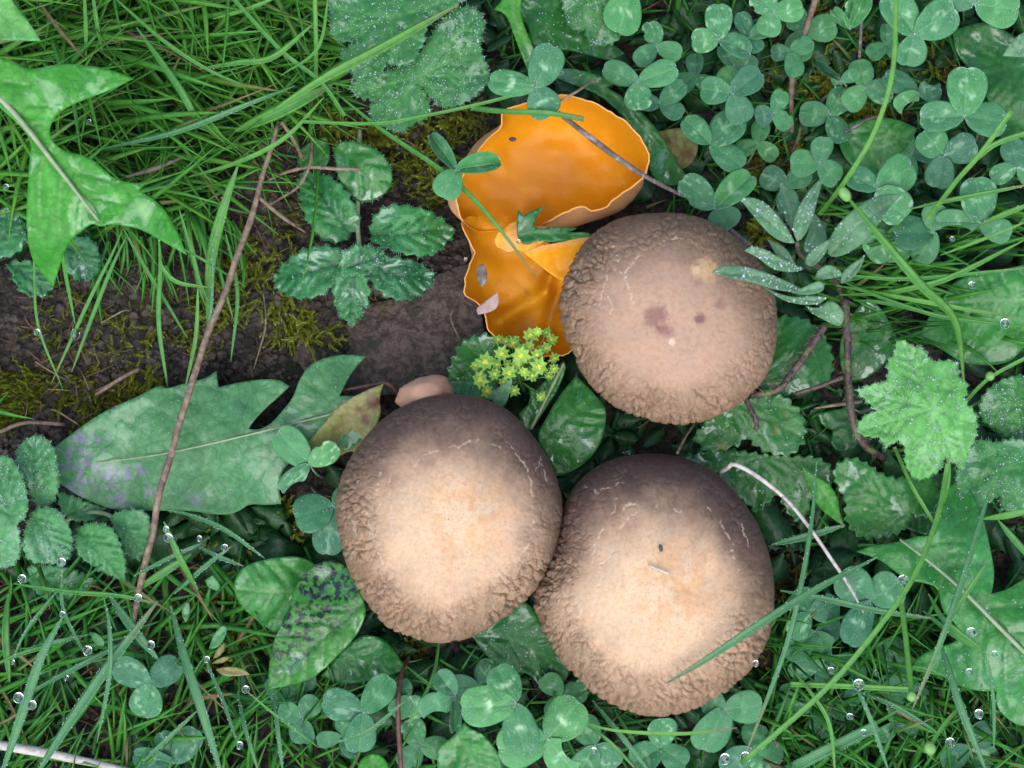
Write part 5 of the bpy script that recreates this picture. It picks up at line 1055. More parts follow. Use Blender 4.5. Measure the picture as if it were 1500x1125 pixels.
# ------------------------------------------------------------------ grass blades one can follow
def blade_vf(P, wid, twist=0., n=None, tip='point', base=1.):
    n = len(P); t = np.linspace(0, 1, n)
    T_, A, B = frames(P)
    c, s_ = math.cos(twist), math.sin(twist); A, B = A * c + B * s_, B * c - A * s_
    if tip == 'point': prof = np.minimum(1, (1.02 - t) / .42) ** .8 * (base + (1 - base) * np.minimum(1, t / .3))
    elif tip == 'both': prof = np.clip(np.sin(np.pi * np.clip(t, .015, .985)), 0, 1) ** .55
    else: prof = np.ones(n)
    w_ = (wid * .5 * prof)[:, None]
    ring = np.stack([P - A * w_ + B * w_ * .45, P - A * w_ * .5 + B * w_ * .16, P, P + A * w_ * .5 + B * w_ * .16, P + A * w_ + B * w_ * .45, P - B * w_ * .30], 1)
    V = ring.reshape(-1, 3); i = np.arange(n - 1)[:, None] * 6; j = np.arange(6)[None]; j2 = (j + 1) % 6
    F = np.stack([i + j, i + 6 + j, i + 6 + j2, i + j2], -1).reshape(-1, 4)[:, ::-1]
    e = np.array([[0, 1, 2, 5], [2, 3, 4, 5]]); F = np.vstack([F, e, (e + (n - 1) * 6)[:, ::-1]])
    return V, F
def grass(label, pts, wpx, tint=.5, twist=0., tip='point', dew=0, dry=0., mat='grass', n=26, name='grass_blade', base=1.):
    P = pts_w(pts, n); zz = np.mean([q[2] for q in pts]) / 1000
    V, F = blade_vf(P, wpx * S * (H - zz) / H, twist, tip=tip, base=base)
    t = np.repeat(np.linspace(0, 1, n), 6)
    tv = np.clip(tint + .12 * (vn(t * 6, t * 0 + wpx, 3) - .5), 0, 1)
    dv = np.clip(dry * sst(.72, .98, t) * 1.2, 0, 1) if dry else np.zeros(len(t))
    vein = np.tile([0, .5, 1., .5, 0, 0], n)
    o = mk(name, V, F, M[mat], None, {'tint': tv, 'dry': dv, 'vein': vein, 'across': np.tile([-1, -.5, 0, .5, 1., 0], n)}, origin=P[0])
    tag(o, label, 'grass', 'separate grass blades')
    if dew:
        k = int(dew); ii = rng.uniform(.02, .97, k) * (n - 1); i0 = ii.astype(int); fr = (ii - i0)[:, None]
        g = V.reshape(n, 6, 3); jj = rng.integers(0, 4, k); u = rng.random(k)[:, None]
        edge = rng.random(k) < .55; jj[edge] = rng.choice([0, 3], edge.sum()); u[edge] = np.where(jj[edge] == 0, .05, .95)[:, None]
        i1 = np.minimum(i0 + 1, n - 1)
        C = (g[i0, jj] * (1 - u) + g[i0, jj + 1] * u) * (1 - fr) + (g[i1, jj] * (1 - u) + g[i1, jj + 1] * u) * fr
        r = rng.uniform(.45, 1.0, k) * S
        bv, bf = beads_vf(C + np.array([0, 0, 1]) * r[:, None] * .4, r); d_ = mk('dew', bv, bf, M['dew'], o); d_['kind'] = 'stuff'
    return o
G = [
 ('broad pale blade lying across the hairy lobed leaves at the top', [(400, 162, 34), (480, 112, 39), (560, 70, 40), (672, 6, 40)], 17, .7, 0),
 ('thin green runner leading to the clover over the cup rim', [(440, 178, 30), (545, 181, 36), (620, 170, 40), (720, 148, 43), (785, 129, 43)], 6.5, .6, 0),
 ('slim blade slanting down across the orange cup', [(480, 126, 22), (560, 190, 30), (640, 244, 39), (690, 287, 42), (740, 345, 42), (783, 404, 38)], 9, .45, 0),
 ('blunt blade lying along the top rim of the orange cup', [(690, 158, 34), (740, 163, 41), (800, 165, 44), (855, 174, 42)], 10, .35, 0),
 ('light blade rising through the middle of the upper left grass', [(304, 470, 12), (310, 380, 22), (326, 310, 28), (348, 244, 30)], 18, .75, 6),
 ('long dewy blade running level through the upper left grass', [(150, 218, 24), (260, 193, 28), (365, 152, 30), (432, 126, 28)], 11, .5, 8),
 ('broad folded blade ending beside the lobed hairy leaf', [(345, 192, 20), (400, 168, 27), (440, 148, 30), (486, 124, 28)], 25, .55, 0),
 ('curved thin blade sweeping below the broad folded blade', [(270, 261, 18), (347, 238, 26), (417, 202, 30), (475, 142, 30)], 9, .65, 0),
 ('upright thin blade at the top edge, far left', [(126, 90, 20), (126, 40, 26), (123, -20, 28)], 8, .7, 0),
 ('second upright blade at the top edge, far left', [(150, 75, 20), (143, 40, 26), (134, -20, 28)], 8, .6, 0),
 ('long blade crossing from the top edge toward the lobed leaf', [(160, -10, 30), (240, 60, 32), (310, 105, 31), (372, 130, 26)], 8, .6, 0),
 ('dark wide blade slanting through the upper left grass', [(200, 40, 28), (260, 125, 29), (290, 175, 26), (328, 208, 18)], 13, .3, 0),
 ('blade bending up to a point left of the lobed leaf', [(292, 101, 24), (350, 92, 30), (400, 84, 32), (458, 36, 34)], 12, .6, 4),
 ('upright stem at the top beside the lobed hairy leaf', [(463, 112, 24), (463, 60, 32), (461, -20, 36)], 8, .7, 0),
 ('arched thin blade left of the lobed hairy leaf', [(482, -10, 36), (466, 70, 36), (410, 112, 30)], 7, .6, 0),
 ('pale blade leaving the frame at the top left of centre', [(312, 28, 22), (360, 14, 28), (410, -6, 30)], 8, .75, 0),
 ('long dark thin blade crossing toward the forked runner', [(335, -10, 30), (410, 72, 32), (470, 120, 30), (505, 170, 24)], 8, .4, 0),
 ('blade arching at the left just under the hanging dandelion leaf', [(88, 330, 30), (92, 375, 24), (110, 474, 10)], 8, .5, 6),
 ('thin blade with an orange fleck, left bare soil', [(48, 340, 28), (50, 380, 22), (56, 475, 10), (92, 570, 4)], 6, .6, 0),
 ('left blade of the crossing pair over the bare soil', [(180, 335, 26), (163, 375, 20), (133, 435, 14), (75, 562, 4)], 7, .5, 0),
 ('right blade of the crossing pair over the bare soil', [(186, 345, 26), (167, 385, 20), (140, 452, 13), (105, 545, 4)], 8, .45, 0),
 ('dark slim blade pointing down-right over the bare soil', [(178, 330, 26), (203, 375, 20), (233, 425, 13), (275, 496, 5)], 7, .4, 0),
 ('straight green blade hanging down left of the dry stalk', [(232, 340, 28), (235, 390, 20), (233, 475, 12), (246, 569, 8)], 9, .5, 4),
 ('bright rounded blade hanging to the spotted leaf', [(290, 420, 24), (287, 492, 19), (272, 566, 17)], 8, .85, 0),
 ('curled bright blade above the dry stalk', [(232, 372, 26), (240, 395, 26), (262, 414, 25), (306, 421, 24)], 8, .85, 0),
 ('thin dewy blade running down beside the dry stalk', [(313, 340, 30), (312, 400, 27), (308, 462, 25), (290, 540, 23), (257, 625, 18)], 7, .35, 8),
 ('short blade ending at the dry stalk, upper part', [(262, 305, 26), (283, 375, 22), (295, 420, 20), (320, 468, 14)], 8, .4, 0),
 ('slim blade right of the dry stalk', [(310, 335, 24), (320, 388, 18), (343, 472, 8)], 6, .45, 0),
 ('arched dewy blade right of the dry stalk over the stone', [(330, 340, 26), (342, 390, 20), (348, 440, 13), (338, 530, 6)], 7, .4, 6),
 ('fine blade crossing the dry stalk', [(250, 355, 24), (300, 382, 27), (360, 420, 18)], 5, .5, 0),
 ('tall bright grass stem in front of the clover patch', [(1200, 314, 40), (1240, 262, 58), (1282, 190, 64), (1308, 100, 68), (1312, -20, 70)], 9, .85, 0),
 ('thick blurred blade nearest the lens at the right', [(1238, 285, 76), (1295, 355, 78), (1350, 420, 76), (1398, 470, 68), (1412, 560, 48)], 16, .6, 0),
 ('long thin blade ending in the drop by the right edge', [(1225, 408, 30), (1260, 424, 34), (1324, 448, 38), (1391, 466, 40), (1510, 480, 40)], 8, .55, 0),
 ('purple tipped blade over the broad leaf at the right', [(1225, 418, 28), (1300, 432, 36), (1390, 448, 40), (1460, 460, 38), (1486, 465, 36)], 9, .75, 0),
 ('wide bright blade sloping up to the right edge', [(1230, 432, 26), (1290, 430, 34), (1340, 421, 40), (1393, 406, 42), (1500, 352, 44)], 11, .8, 0),
 ('level dewy blade in the right hand tuft', [(1210, 400, 28), (1260, 405, 32), (1340, 408, 36), (1510, 392, 36)], 8, .5, 5),
 ('short dull blade under the right hand tuft', [(1250, 440, 22), (1290, 443, 26), (1348, 457, 24)], 7, .35, 0),
 ('dewy blade crossing low through the right hand clover', [(1333, 306, 26), (1403, 291, 30), (1510, 270, 32)], 9, .5, 4),
 ('wide pale blade at the right edge beside the nibbled clover', [(1436, 329, 26), (1470, 314, 29), (1515, 296, 30)], 11, .6, 4),
 ('thin beaded blade running to the right edge above the broad leaf', [(1377, 374, 28), (1440, 350, 32), (1510, 322, 34)], 7, .8, 4),
 ('jointed green stem leaning across the right hand clover', [(1358, 322, 30), (1400, 266, 40), (1435, 226, 46), (1482, 162, 52)], 9, .8, 0),
 ('side branch of the jointed stem reaching the right edge', [(1430, 232, 45), (1460, 210, 47), (1512, 192, 48)], 10, .7, 0),
 ('hairy stem with a bud above the scalloped leaf, right edge', [(1410, 592, 26), (1450, 553, 32), (1510, 520, 36)], 7, .7, 0),
 ('long bright stem sweeping diagonally through the lower right', [(1388, 680, 40), (1372, 760, 46), (1335, 850, 50), (1270, 940, 50), (1200, 1018, 48), (1085, 1118, 42)], 10, .75, 5),
 ('dewy blade lying over the edge of the lowest cap', [(1285, 816, 40), (1200, 860, 47), (1120, 909, 50), (1040, 962, 48), (978, 1000, 46)], 15, .4, 22),
 ('upright blade right of the lowest cap crossing the others', [(1196, 676, 34), (1190, 750, 38), (1176, 840, 40), (1150, 950, 38), (1088, 1115, 28)], 11, .4, 16),
 ('level dewy blade over the shaded clover right of the lowest cap', [(1143, 865, 30), (1200, 875, 36), (1290, 895, 40), (1368, 906, 40)], 12, .4, 16),
 ('dark short blade touching the right rim of the lowest cap', [(1130, 798, 28), (1180, 786, 32), (1238, 769, 32)], 14, .3, 10),
 ('upright bright stem ending in a round bud, lower right', [(1320, 880, 44), (1328, 950, 50), (1335, 1018, 56)], 10, .85, 0),
 ('level bright stem with a brown joint, lower right', [(1158, 1002, 30), (1240, 1005, 34), (1338, 1010, 36)], 10, .85, 0),
 ('pale dewy blade crossing the dandelion leaf at the lower right', [(1455, 700, 42), (1425, 800, 48), (1400, 880, 50), (1376, 945, 50), (1336, 1040, 44)], 12, .5, 18),
 ('dark blade hooking over the dandelion leaf', [(1360, 870, 40), (1385, 910, 46), (1440, 952, 48)], 11, .35, 0),
 ('second dark blade beside the hooked one', [(1352, 895, 38), (1395, 928, 44), (1438, 955, 46)], 10, .3, 0),
 ('wide wet blade running down to the lower right corner', [(1376, 935, 40), (1392, 990, 45), (1410, 1045, 47), (1445, 1130, 46)], 15, .4, 18),
 ('short upright blade in front of the dandelion midrib', [(1385, 915, 42), (1415, 870, 48), (1443, 828, 50)], 9, .5, 0),
 ('thin blade dropping through the lower right corner drops', [(1448, 968, 44), (1455, 1030, 42), (1456, 1100, 36)], 8, .4, 8),
 ('slender curved blade in front of the shaded clover, lower right', [(1158, 978, 30), (1190, 1018, 33), (1215, 1062, 33), (1224, 1140, 28)], 8, .6, 0),
 ('beaded blade hung with small drops, lower right', [(1248, 995, 36), (1272, 1045, 38), (1302, 1130, 34)], 9, .4, 14),
 ('arched dewy blade under the round bud, lower right', [(1258, 1014, 26), (1310, 1034, 32), (1375, 1074, 30)], 9, .4, 10),
 ('flat pale blade at the bottom edge, right of the long stem', [(1150, 1130, 18), (1200, 1104, 24), (1285, 1062, 24)], 20, .5, 10),
 ('stem with a fat bud near the bottom right', [(1412, 1030, 40), (1385, 1058, 45), (1362, 1092, 48)], 8, .8, 0),
 ('bright blade entering from the right edge below the lobed leaf', [(1440, 760, 34), (1475, 754, 38), (1520, 745, 40)], 14, .7, 0),
 ('dark blade behind the dandelion leaf at the right edge', [(1462, 762, 30), (1485, 790, 30), (1520, 830, 26)], 13, .4, 0),
 ('broad dew covered blade, tallest at the lower left', [(50, 1140, 24), (100, 1063, 31), (157, 980, 36), (231, 881, 38)], 19, .45, 40),
 ('wide blade rising from the bottom left corner', [(2, 1135, 26), (33, 1043, 32), (60, 963, 36), (92, 903, 36)], 17, .5, 24),
 ('upright slim blade crossing the tall dewy one, lower left', [(142, 1088, 26), (160, 990, 38), (160, 917, 40), (152, 875, 38)], 9, .45, 16),
 ('straight wide blade slanting to the bottom edge right of the lone clover', [(250, 888, 24), (273, 967, 33), (300, 1050, 35), (325, 1135, 30)], 18, .4, 26),
 ('level bright blade ending at the dry stalk foot', [(20, 855, 26), (100, 867, 34), (177, 873, 37), (232, 885, 36)], 9, .6, 6),
 ('thin beaded blade carrying a drop at its top, lower left', [(128, 965, 18), (93, 893, 26), (91, 830, 32)], 7, .4, 14),
 ('thin slanting blade at the lower left edge', [(18, 966, 22), (42, 918, 26), (85, 864, 26)], 6, .4, 10),
 ('wide blade half hidden behind the tall dewy blade', [(160, 872, 18), (197, 923, 22), (232, 966, 20)], 16, .4, 8),
 ('beaded blade right of the dry stalk, pointing up-right', [(195, 844, 20), (257, 813, 26), (295, 796, 28)], 9, .45, 12),
 ('wide pale blade under the beaded one right of the dry stalk', [(202, 862, 16), (240, 838, 20), (280, 812, 20)], 15, .55, 6),
 ('short thick blade with two drops near the spotted leaf', [(290, 864, 18), (264, 818, 26), (240, 764, 28)], 12, .55, 4),
 ('blade tipped with a clear drop above the bright moss', [(255, 870, 16), (300, 830, 24), (340, 800, 30)], 9, .45, 12),
 ('long thin dewy blade passing over the bright moss', [(245, 748, 16), (277, 754, 20), (330, 776, 24), (388, 818, 22)], 9, .4, 16),
 ('short dewy blade near the round smooth leaf', [(288, 799, 16), (320, 815, 19), (356, 829, 16)], 9, .4, 10),
 ('dark blade sloping through the lower left grass', [(40, 1016, 20), (127, 970, 26), (210, 928, 22)], 11, .4, 8),
 ('beaded blade ending in a drop below the small leaflets', [(298, 960, 18), (327, 1027, 22), (348, 1090, 24)], 8, .4, 18),
 ('thin blade with a drop at its upper end, bottom left of centre', [(468, 1096, 14), (400, 1044, 20), (360, 1011, 24)], 6, .4, 6),
 ('upright dewy blade below the speckled leaf', [(399, 1008, 14), (407, 1067, 20), (415, 1135, 20)], 9, .4, 16),
 ('dewy blade just left of the upright one below the speckled leaf', [(348, 1012, 12), (360, 1067, 18), (380, 1135, 18)], 8, .35, 12),
 ('beaded blade at the bottom edge left of centre', [(196, 1128, 12), (240, 1087, 20), (290, 1040, 20)], 9, .4, 16),
 ('dim blade along the left edge', [(12, 870, 12), (8, 930, 14), (14, 1000, 10)], 14, .35, 0),
 ('level blade leaving the left edge, lower half', [(-10, 975, 16), (33, 957, 20), (104, 938, 18)], 9, .4, 6),
 ('dewy tip pointing right at the lower left edge', [(36, 951, 16), (80, 940, 21), (132, 929, 18)], 8, .35, 8),
 ('thin arched blade under the pale centred cap', [(645, 925, 14), (634, 992, 22), (596, 1068, 20)], 7, .6, 0),
 ('dewy blade over the square clover leaflet, bottom edge', [(492, 1088, 26), (540, 1070, 30), (592, 1028, 30)], 9, .45, 12),
 ('dark blade in the gap below the pale centred cap', [(598, 978, 14), (625, 1000, 17), (655, 1020, 12)], 7, .4, 0),
 ('straight blade slanting from the lowest cap to the bottom edge', [(868, 1026, 14), (907, 1073, 22), (955, 1135, 22)], 11, .35, 8),
 ('bright brown tipped blade below the lowest cap', [(856, 1059, 24), (905, 1070, 27), (1000, 1074, 28), (1080, 1066, 26)], 8, .9, 0),
 ('fine dark blade below the brown tipped one', [(860, 1062, 18), (893, 1086, 21), (935, 1130, 18)], 7, .35, 0),
 ('narrow blade at the bottom edge under the lowest cap', [(900, 1040, 12), (925, 1080, 16), (950, 1115, 14)], 7, .3, 0),
 ('thin bright blade crossing the frosted leaf stem', [(1310, 655, 24), (1335, 710, 28), (1368, 766, 26)], 7, .85, 0),
 ('hairy stalk beneath the frosted leaf', [(1372, 600, 36), (1390, 690, 32), (1375, 760, 20)], 7, .6, 0),
]
for q in G:
    lb, pts, wd, tint, dew = q; gm = 'grass_dewy' if dew >= 8 else 'grass'; round_ = any(k in lb for k in ('stem', 'runner', 'stalk beneath'))
    dry = 1. if ('brown tipped' in lb) else .5 if 'purple tipped' in lb else 0 if (round_ or random.random() > .35) else random.uniform(.2, .7)
    grass(lb, pts, wd * (.82 if wd < 16 else .9), min(1, tint + (.12 if pts[0][1] < 330 else .04)), random.uniform(-.35, .35) if not round_ else 0, tip=('flat' if (round_ or 'blunt' in lb) else 'both'), dew=dew * 2.2, dry=dry, mat=gm)

# ------------------------------------------------------------------ dry stalks, twigs, runners
def stick(name, label, pts, r, mat, cat='stalk', bump=.12, taper=(1, 1), n=40, knots=()):
    o = tube(name, pts, r, M[mat], None, n=n, bump=bump, taper=list(taper), k=9, seed=len(label)); tag(o, label, cat, 'dry stalks and twigs')
    for (x, y, z, rr) in knots:
        v, f = beads_vf([W(x, y, z / 1000)], rr * S); mk('node', v, f, M[mat], o)
    return o
def scaly(label, pts, r, n=40, spikes=46, mat='mossy_stem', name='scaly_stem', group='scaly stems', cat='stem'):
    o = tube(name, pts, r, M[mat], None, n=n, bump=.22, k=9, seed=len(label)); tag(o, label, cat, group)
    P = pts_w(pts, spikes); T_, A, B = frames(P); an = rng.uniform(0, 2 * np.pi, spikes)
    for k in range(spikes):
        d = A[k] * math.cos(an[k]) + B[k] * abs(math.sin(an[k])) + T_[k] * .5; d /= np.linalg.norm(d); L = r * S * rng.uniform(1.6, 3.2); b0 = P[k] + d * r * S * .7
        V = np.array([b0 + T_[k] * r * S * .35, b0 - T_[k] * r * S * .35, b0 + np.cross(d, T_[k]) * r * S * .35, b0 + d * L]); mk('scale', V, [(0, 1, 3), (1, 2, 3), (2, 0, 3)], M[mat], o, smooth=False)
    return o
def mossy_twig(label, pts, r, mat, cat, bump=.3): return scaly(label, pts, r * .5, spikes=50, mat=mat, name='mossy_twig', group='dry stalks and twigs', cat='twig')
stick('dry_stalk', 'long brown dry stalk slanting down over the spotted dandelion leaf', [(408, 178, 22), (396, 222, 23.5), (383, 262, 24), (369, 318, 24.6), (349, 371, 25.4), (330, 428, 25), (303, 492, 25), (283, 556, 25.5), (263, 620, 25), (249, 672, 24.5), (233, 722, 24), (224, 780, 22), (211, 832, 20), (194, 915, 10)], 5.0, 'straw', taper=(.55, .9, 1., .9, 1, .9), knots=[(350, 371, 25.3, 5.6)])
stick('dark_twig', 'thin dark twig leaning out of the orange cup toward the tan cap', [(818, 165, 39), (850, 190, 41), (900, 228, 42), (945, 258, 40), (1000, 287, 32)], 3.8, 'twig', 'twig', taper=(.8, 1, 1, .9, .6))
stick('dry_runner', 'short reddish dry stem resting on the top rim of the orange cup', [(820, 148, 41), (845, 134, 40), (870, 117, 34)], 1.8, 'straw', 'stalk')
stick('bent_straw', 'sharply bent pale straw right of the lowest cap', [(1052, 694, 26), (1068, 684, 31), (1076, 680, 33), (1105, 695, 34), (1150, 730, 34), (1185, 772, 34), (1215, 815, 33), (1245, 860, 32), (1265, 898, 30)], 3.2, 'pale_straw', 'straw', taper=(1, 1, 1, .8, .8, .8, .8, .7, .2), bump=.05)
stick('bleached_straw', 'thick bleached straw in the bottom left corner', [(-20, 1088, 14), (60, 1102, 15), (130, 1116, 14), (200, 1132, 10)], 7, 'pale_straw', 'straw', taper=(1, 1, .8, .7), bump=.1)
stick('brown_stalk', 'upright dark brown stem between the clover at the bottom', [(600, 960, 8), (588, 990, 14), (583, 1040, 16), (588, 1135, 14)], 3.6, 'brown', 'stalk', taper=(.6, 1, 1, 1))
stick('brown_twig', 'pale brown twig standing behind the clover near the top', [(1200, -20, 14), (1176, 60, 12), (1160, 120, 8), (1160, 210, 2)], 4.5, 'straw', 'twig', taper=(1, 1, 1, .8))
stick('grey_twig', 'short grey vertical twig behind the bright moss at the top', [(1264, 0, 14), (1261, 50, 11), (1257, 110, 4)], 2.5, 'twig', 'twig')
mossy_twig('crooked moss grown twig between the upper clover leaves', [(1135, 250, 2), (1165, 212, 3.5), (1178, 168, 4), (1195, 158, 5), (1215, 138, 4.5), (1250, 134, 4), (1275, 120, 4), (1300, 112, 2)], 5, 'mossy_stem', 'twig', bump=.3)
mossy_twig('thin branch of the crooked twig beside the yellowing leaf', [(1080, 250, 3), (1105, 246, 4), (1122, 238, 5), (1134, 224, 5), (1128, 204, 5), (1118, 196, 5), (1105, 182, 4)], 3.4, 'mossy_stem', 'twig', bump=.3)
mossy_twig('grey peeling twig right of the crooked one', [(1215, 205, 5), (1245, 190, 8), (1280, 172, 9), (1318, 180, 5)], 4, 'twig', 'twig', bump=.3)
stick('forked_runner', 'forked reddish dry runner above the toothed plant', [(385, 268, 14), (420, 252, 17), (455, 245, 19), (490, 247, 19), (528, 248, 18)], 2.6, 'straw', taper=(.6, 1, 1, 1))
stick('forked_runner', 'side branch of the forked runner curving down-left', [(458, 200, 14), (456, 230, 18), (452, 248, 19.3), (438, 272, 17), (415, 288, 12), (385, 305, 6)], 2.2, 'straw', taper=(.7, 1, 1, .8))
stick('dry_straw', 'short orange-brown dry blade end below the forked runner', [(375, 285, 16), (410, 315, 14), (447, 340, 9)], 3.2, 'straw', taper=(.8, 1, .4))
stick('dry_straw', 'brown dry blade end above the forked runner', [(412, 178, 18), (430, 205, 15), (444, 234, 10)], 3.2, 'straw', taper=(.8, 1, .8))
stick('dry_straw', 'straw coloured blade in the upper left grass', [(185, 259, 20), (230, 246, 24), (270, 229, 22)], 3.4, 'straw', taper=(.5, 1, .5))
stick('dry_stalk', 'thin grey stalk lying beside the tan cap under the sprig', [(1060, 328, 22), (1085, 350, 24), (1112, 372, 22)], 4, 'twig')
stick('thin_twig', 'thin brown twig between the tan cap and the lowest cap', [(992, 664, 30), (1004, 640, 24), (1016, 622, 16)], 1.8, 'straw', 'twig')
stick('dry_splinter', 'small orange-brown splinter left of the frosted leaf', [(1193, 598, 14), (1225, 593, 16), (1262, 588, 14)], 2.8, 'straw', 'twig', taper=(.3, 1, .8))
stick('withered_stalk', 'withered stalk curling behind the yellowing leaf near the cap', [(500, 572, 12), (540, 565, 16), (568, 562, 18), (588, 582, 14)], 3, 'brown', taper=(.5, 1, 1, .6))
for i, (lb, a, b) in enumerate([('pale root thread hanging on the soil right of the dry stalk', (386, 430, 4), (372, 540, 2)), ('curved root thread in the left soil near the moss', (0, 632, 4), (95, 622, 4)), ('root thread above the spotted leaf, left soil', (140, 578, 4), (205, 540, 4)), ('thin root thread on the flat stone', (666, 450, 5.5), (675, 500, 5.5)), ('fine root thread under the crossing blades', (150, 472, 4), (190, 455, 4)), ('short dark root left of the spotted leaf tip', (75, 600, 3), (115, 622, 3))]):
    m_ = ((a[0] + b[0]) / 2 + 10 * (-1) ** i, (a[1] + b[1]) / 2 - 8, (a[2] + b[2]) / 2 + 1.5)
    o = stick('root_thread', lb, [a, m_, b], 1.3 if i not in (1, 2) else 3., 'straw', 'root', n=20)
scaly('reddish scaly stem left of the frosted leaf running down into the leaves', [(1238, 440, 22), (1241, 500, 24), (1243, 555, 24), (1250, 620, 22), (1265, 650, 18), (1295, 672, 10)], 5.2)
scaly('dark scaly stem under the right rim of the tan cap', [(1208, 478, 18), (1190, 505, 19), (1165, 540, 19), (1140, 570, 18), (1100, 580, 16)], 5)
scaly('short black scaly twig end below the tan cap', [(1092, 585, 20), (1100, 600, 21), (1107, 615, 21), (1108, 628, 20)], 3.6, 20, 14)
scaly('greenish thin scaly branch joining the reddish stem', [(1165, 577, 19), (1200, 566, 21), (1236, 552, 22)], 3, 24, 18)

# ------------------------------------------------------------------ buds and water drops
def ball(name, x, y, z, r, mat, label, cat, group=None, sq=(1, 1, 1), n=16, rz=0):
    u, v_ = np.meshgrid(np.linspace(0, np.pi, n), np.linspace(0, 2 * np.pi, n * 2, endpoint=False), indexing='ij')
    p = np.stack([np.sin(u) * np.cos(v_) * sq[0], np.sin(u) * np.sin(v_) * sq[1], np.cos(u) * sq[2]], -1)
    p = np.stack([p[..., 0] * math.cos(rz) - p[..., 1] * math.sin(rz), p[..., 0] * math.sin(rz) + p[..., 1] * math.cos(rz), p[..., 2]], -1)
    k = n * 2; i = np.arange(n - 1)[:, None] * k; j = np.arange(k)[None]; j2 = (j + 1) % k
    V = p.reshape(-1, 3) * r * S * (H - z / 1000) / H + W(x, y, z / 1000)
    V[:k] = V[:k].mean(0); V[-k:] = V[-k:].mean(0)
    fl = [tuple(q) for q in np.stack([i + j, i + k + j, i + k + j2, i + j2], -1).reshape(-1, 4).tolist()]
    o = mk(name, V, np.array(fl), M[mat]); tag(o, label, cat, group); return o
for (x, y, z, r, lb, sq, rz) in [(1335, 1020, 57, 7, 'round pale bud on the upright stem, lower right', (1, 1.15, 1), 0), (1362, 1096, 49, 8.5, 'fat green bud near the bottom right', (1, 1.2, 1), .4), (1237, 284, 77, 9, 'blurred pale bud end of the nearest thick blade', (.9, 1.4, 1), .6), (1450, 551, 33, 7, 'small green bud on the hairy stem, right edge', (1, 1, 1), 0)]:
    ball('bud', x, y, z, r, 'bud', lb, 'bud', 'buds', sq, rz=rz)
DR = [(90, 824, 34, 9, 'clear drop atop the thin beaded blade beside the downy leaves'), (32, 848, 24, 8, 'pale drop at the lower edge of the downy leaves, left'), (243, 775, 29, 6, 'upper small drop of the pair on the short thick blade'), (246, 788, 29, 9, 'large milky drop of the pair on the short thick blade'), (292, 789, 29, 5, 'tiny drop on the beaded blade above the bright moss'), (329, 802, 31, 8, 'clear drop on the blade tip above the bright moss'),
 (202, 876, 39, 8, 'drop where the level blade meets the dry stalk foot'), (91, 900, 29, 6, 'drop halfway down the thin beaded blade, lower left'), (221, 945, 24, 8, 'clear drop hanging above the lone clover'), (128, 953, 26, 9, 'drop at the elbow of the beaded blade, lower left'), (303, 966, 36, 8, 'drop on the blade between the small narrow leaflets'), (360, 1010, 26, 8, 'drop at the upper end of the thin blade below the speckled leaf'),
 (351, 1092, 26, 8, 'drop at the lower end of the beaded blade near the bottom'), (97, 993, 24, 6, 'small drop beside the tall dewy blade, lower left'), (47, 1033, 36, 11, 'large drop on the wide corner blade, bottom left'), (27, 1022, 36, 9, 'drop touching the wide corner blade from the left'), (19, 970, 24, 5, 'tiny drop by the left edge, lower half'), (110, 490, 10, 9, 'drop hanging between the crossing blades over bare soil'), (54, 487, 12, 6, 'small drop on the orange flecked blade'),
 (870, 1100, 30, 7, 'clear drop on a stem end below the lowest cap'), (1062, 1112, 34, 11, 'large drop at the bottom edge, left of the long bright stem'), (1092, 1109, 38, 10, 'drop beside the foot of the long bright stem'), (1107, 972, 40, 8, 'brilliant drop touching the right rim of the lowest cap'), (1323, 850, 46, 10, 'drop under the dandelion lobe beside the long bright stem'), (1258, 1003, 42, 12, 'large drop where the level stem meets the beaded blade'),
 (1217, 983, 22, 9, 'drop resting on the dewy shaded clover'), (1283, 986, 26, 6, 'small drop in the dark gap, lower right'), (1245, 1050, 40, 8, 'upper drop on the beaded blade, lower right'), (1265, 1073, 40, 7, 'lower drop on the beaded blade, lower right'), (1392, 1088, 44, 11, 'large drop near the fat bud, bottom right'), (1423, 926, 50, 9, 'drop on the dandelion leaf below its midrib'), (1434, 1046, 48, 8, 'drop behind the wide wet blade, lower right'), (1420, 985, 52, 9, 'bright drop hanging over the dandelion lobe'), (1457, 958, 50, 7, 'drop at the top of the thin corner blade'),
 (1424, 418, 43, 8, 'drop at the end of the short blade over the broad leaf'), (1472, 474, 42, 9, 'shining drop on the long thin blade by the right edge'), (1395, 350, 32, 6, 'drop under the nibbled clover leaflet'), (130, 178, 22, 6, 'drop in the upper left grass beside the hanging leaf'), (9, 274, 22, 6, 'bright drop by the left edge under the hanging leaf'), (760, 354, 34, 5, 'tiny drop on the leaf scrap over the cup'), (682, 380, 28, 5, 'tiny drop at the notch of the orange lobe'), (918, 662, 20, 7, 'drop on the wet leaf between the tan and lowest caps')]
for (x, y, z, r, lb) in DR: ball('dew_drop', x, y, z, r * random.uniform(.58, .85), 'drop', lb, 'drop', 'water drops', (random.uniform(.88, 1.05), random.uniform(.9, 1.12), .85))
# bits lying on caps and in the cup
o = ball('seed', 968, 803, 48.6, 4, 'seed', 'dark seed lying on the lowest cap', 'seed', None, (.8, 1.5, .7), 8, .2)
stick('straw_bit', 'short pale straw bit lying on the lowest cap', [(949, 827, 48.4), (965, 834, 48.6), (983, 842, 48.2)], 1.6, 'pale_straw', 'straw', n=12, taper=(.5, 1, .5))
o = ball('seed', 751, 204, 27, 4, 'seed', 'small dark speck on the inner wall of the orange cup', 'seed', None, (1.4, .8, .8), 8)
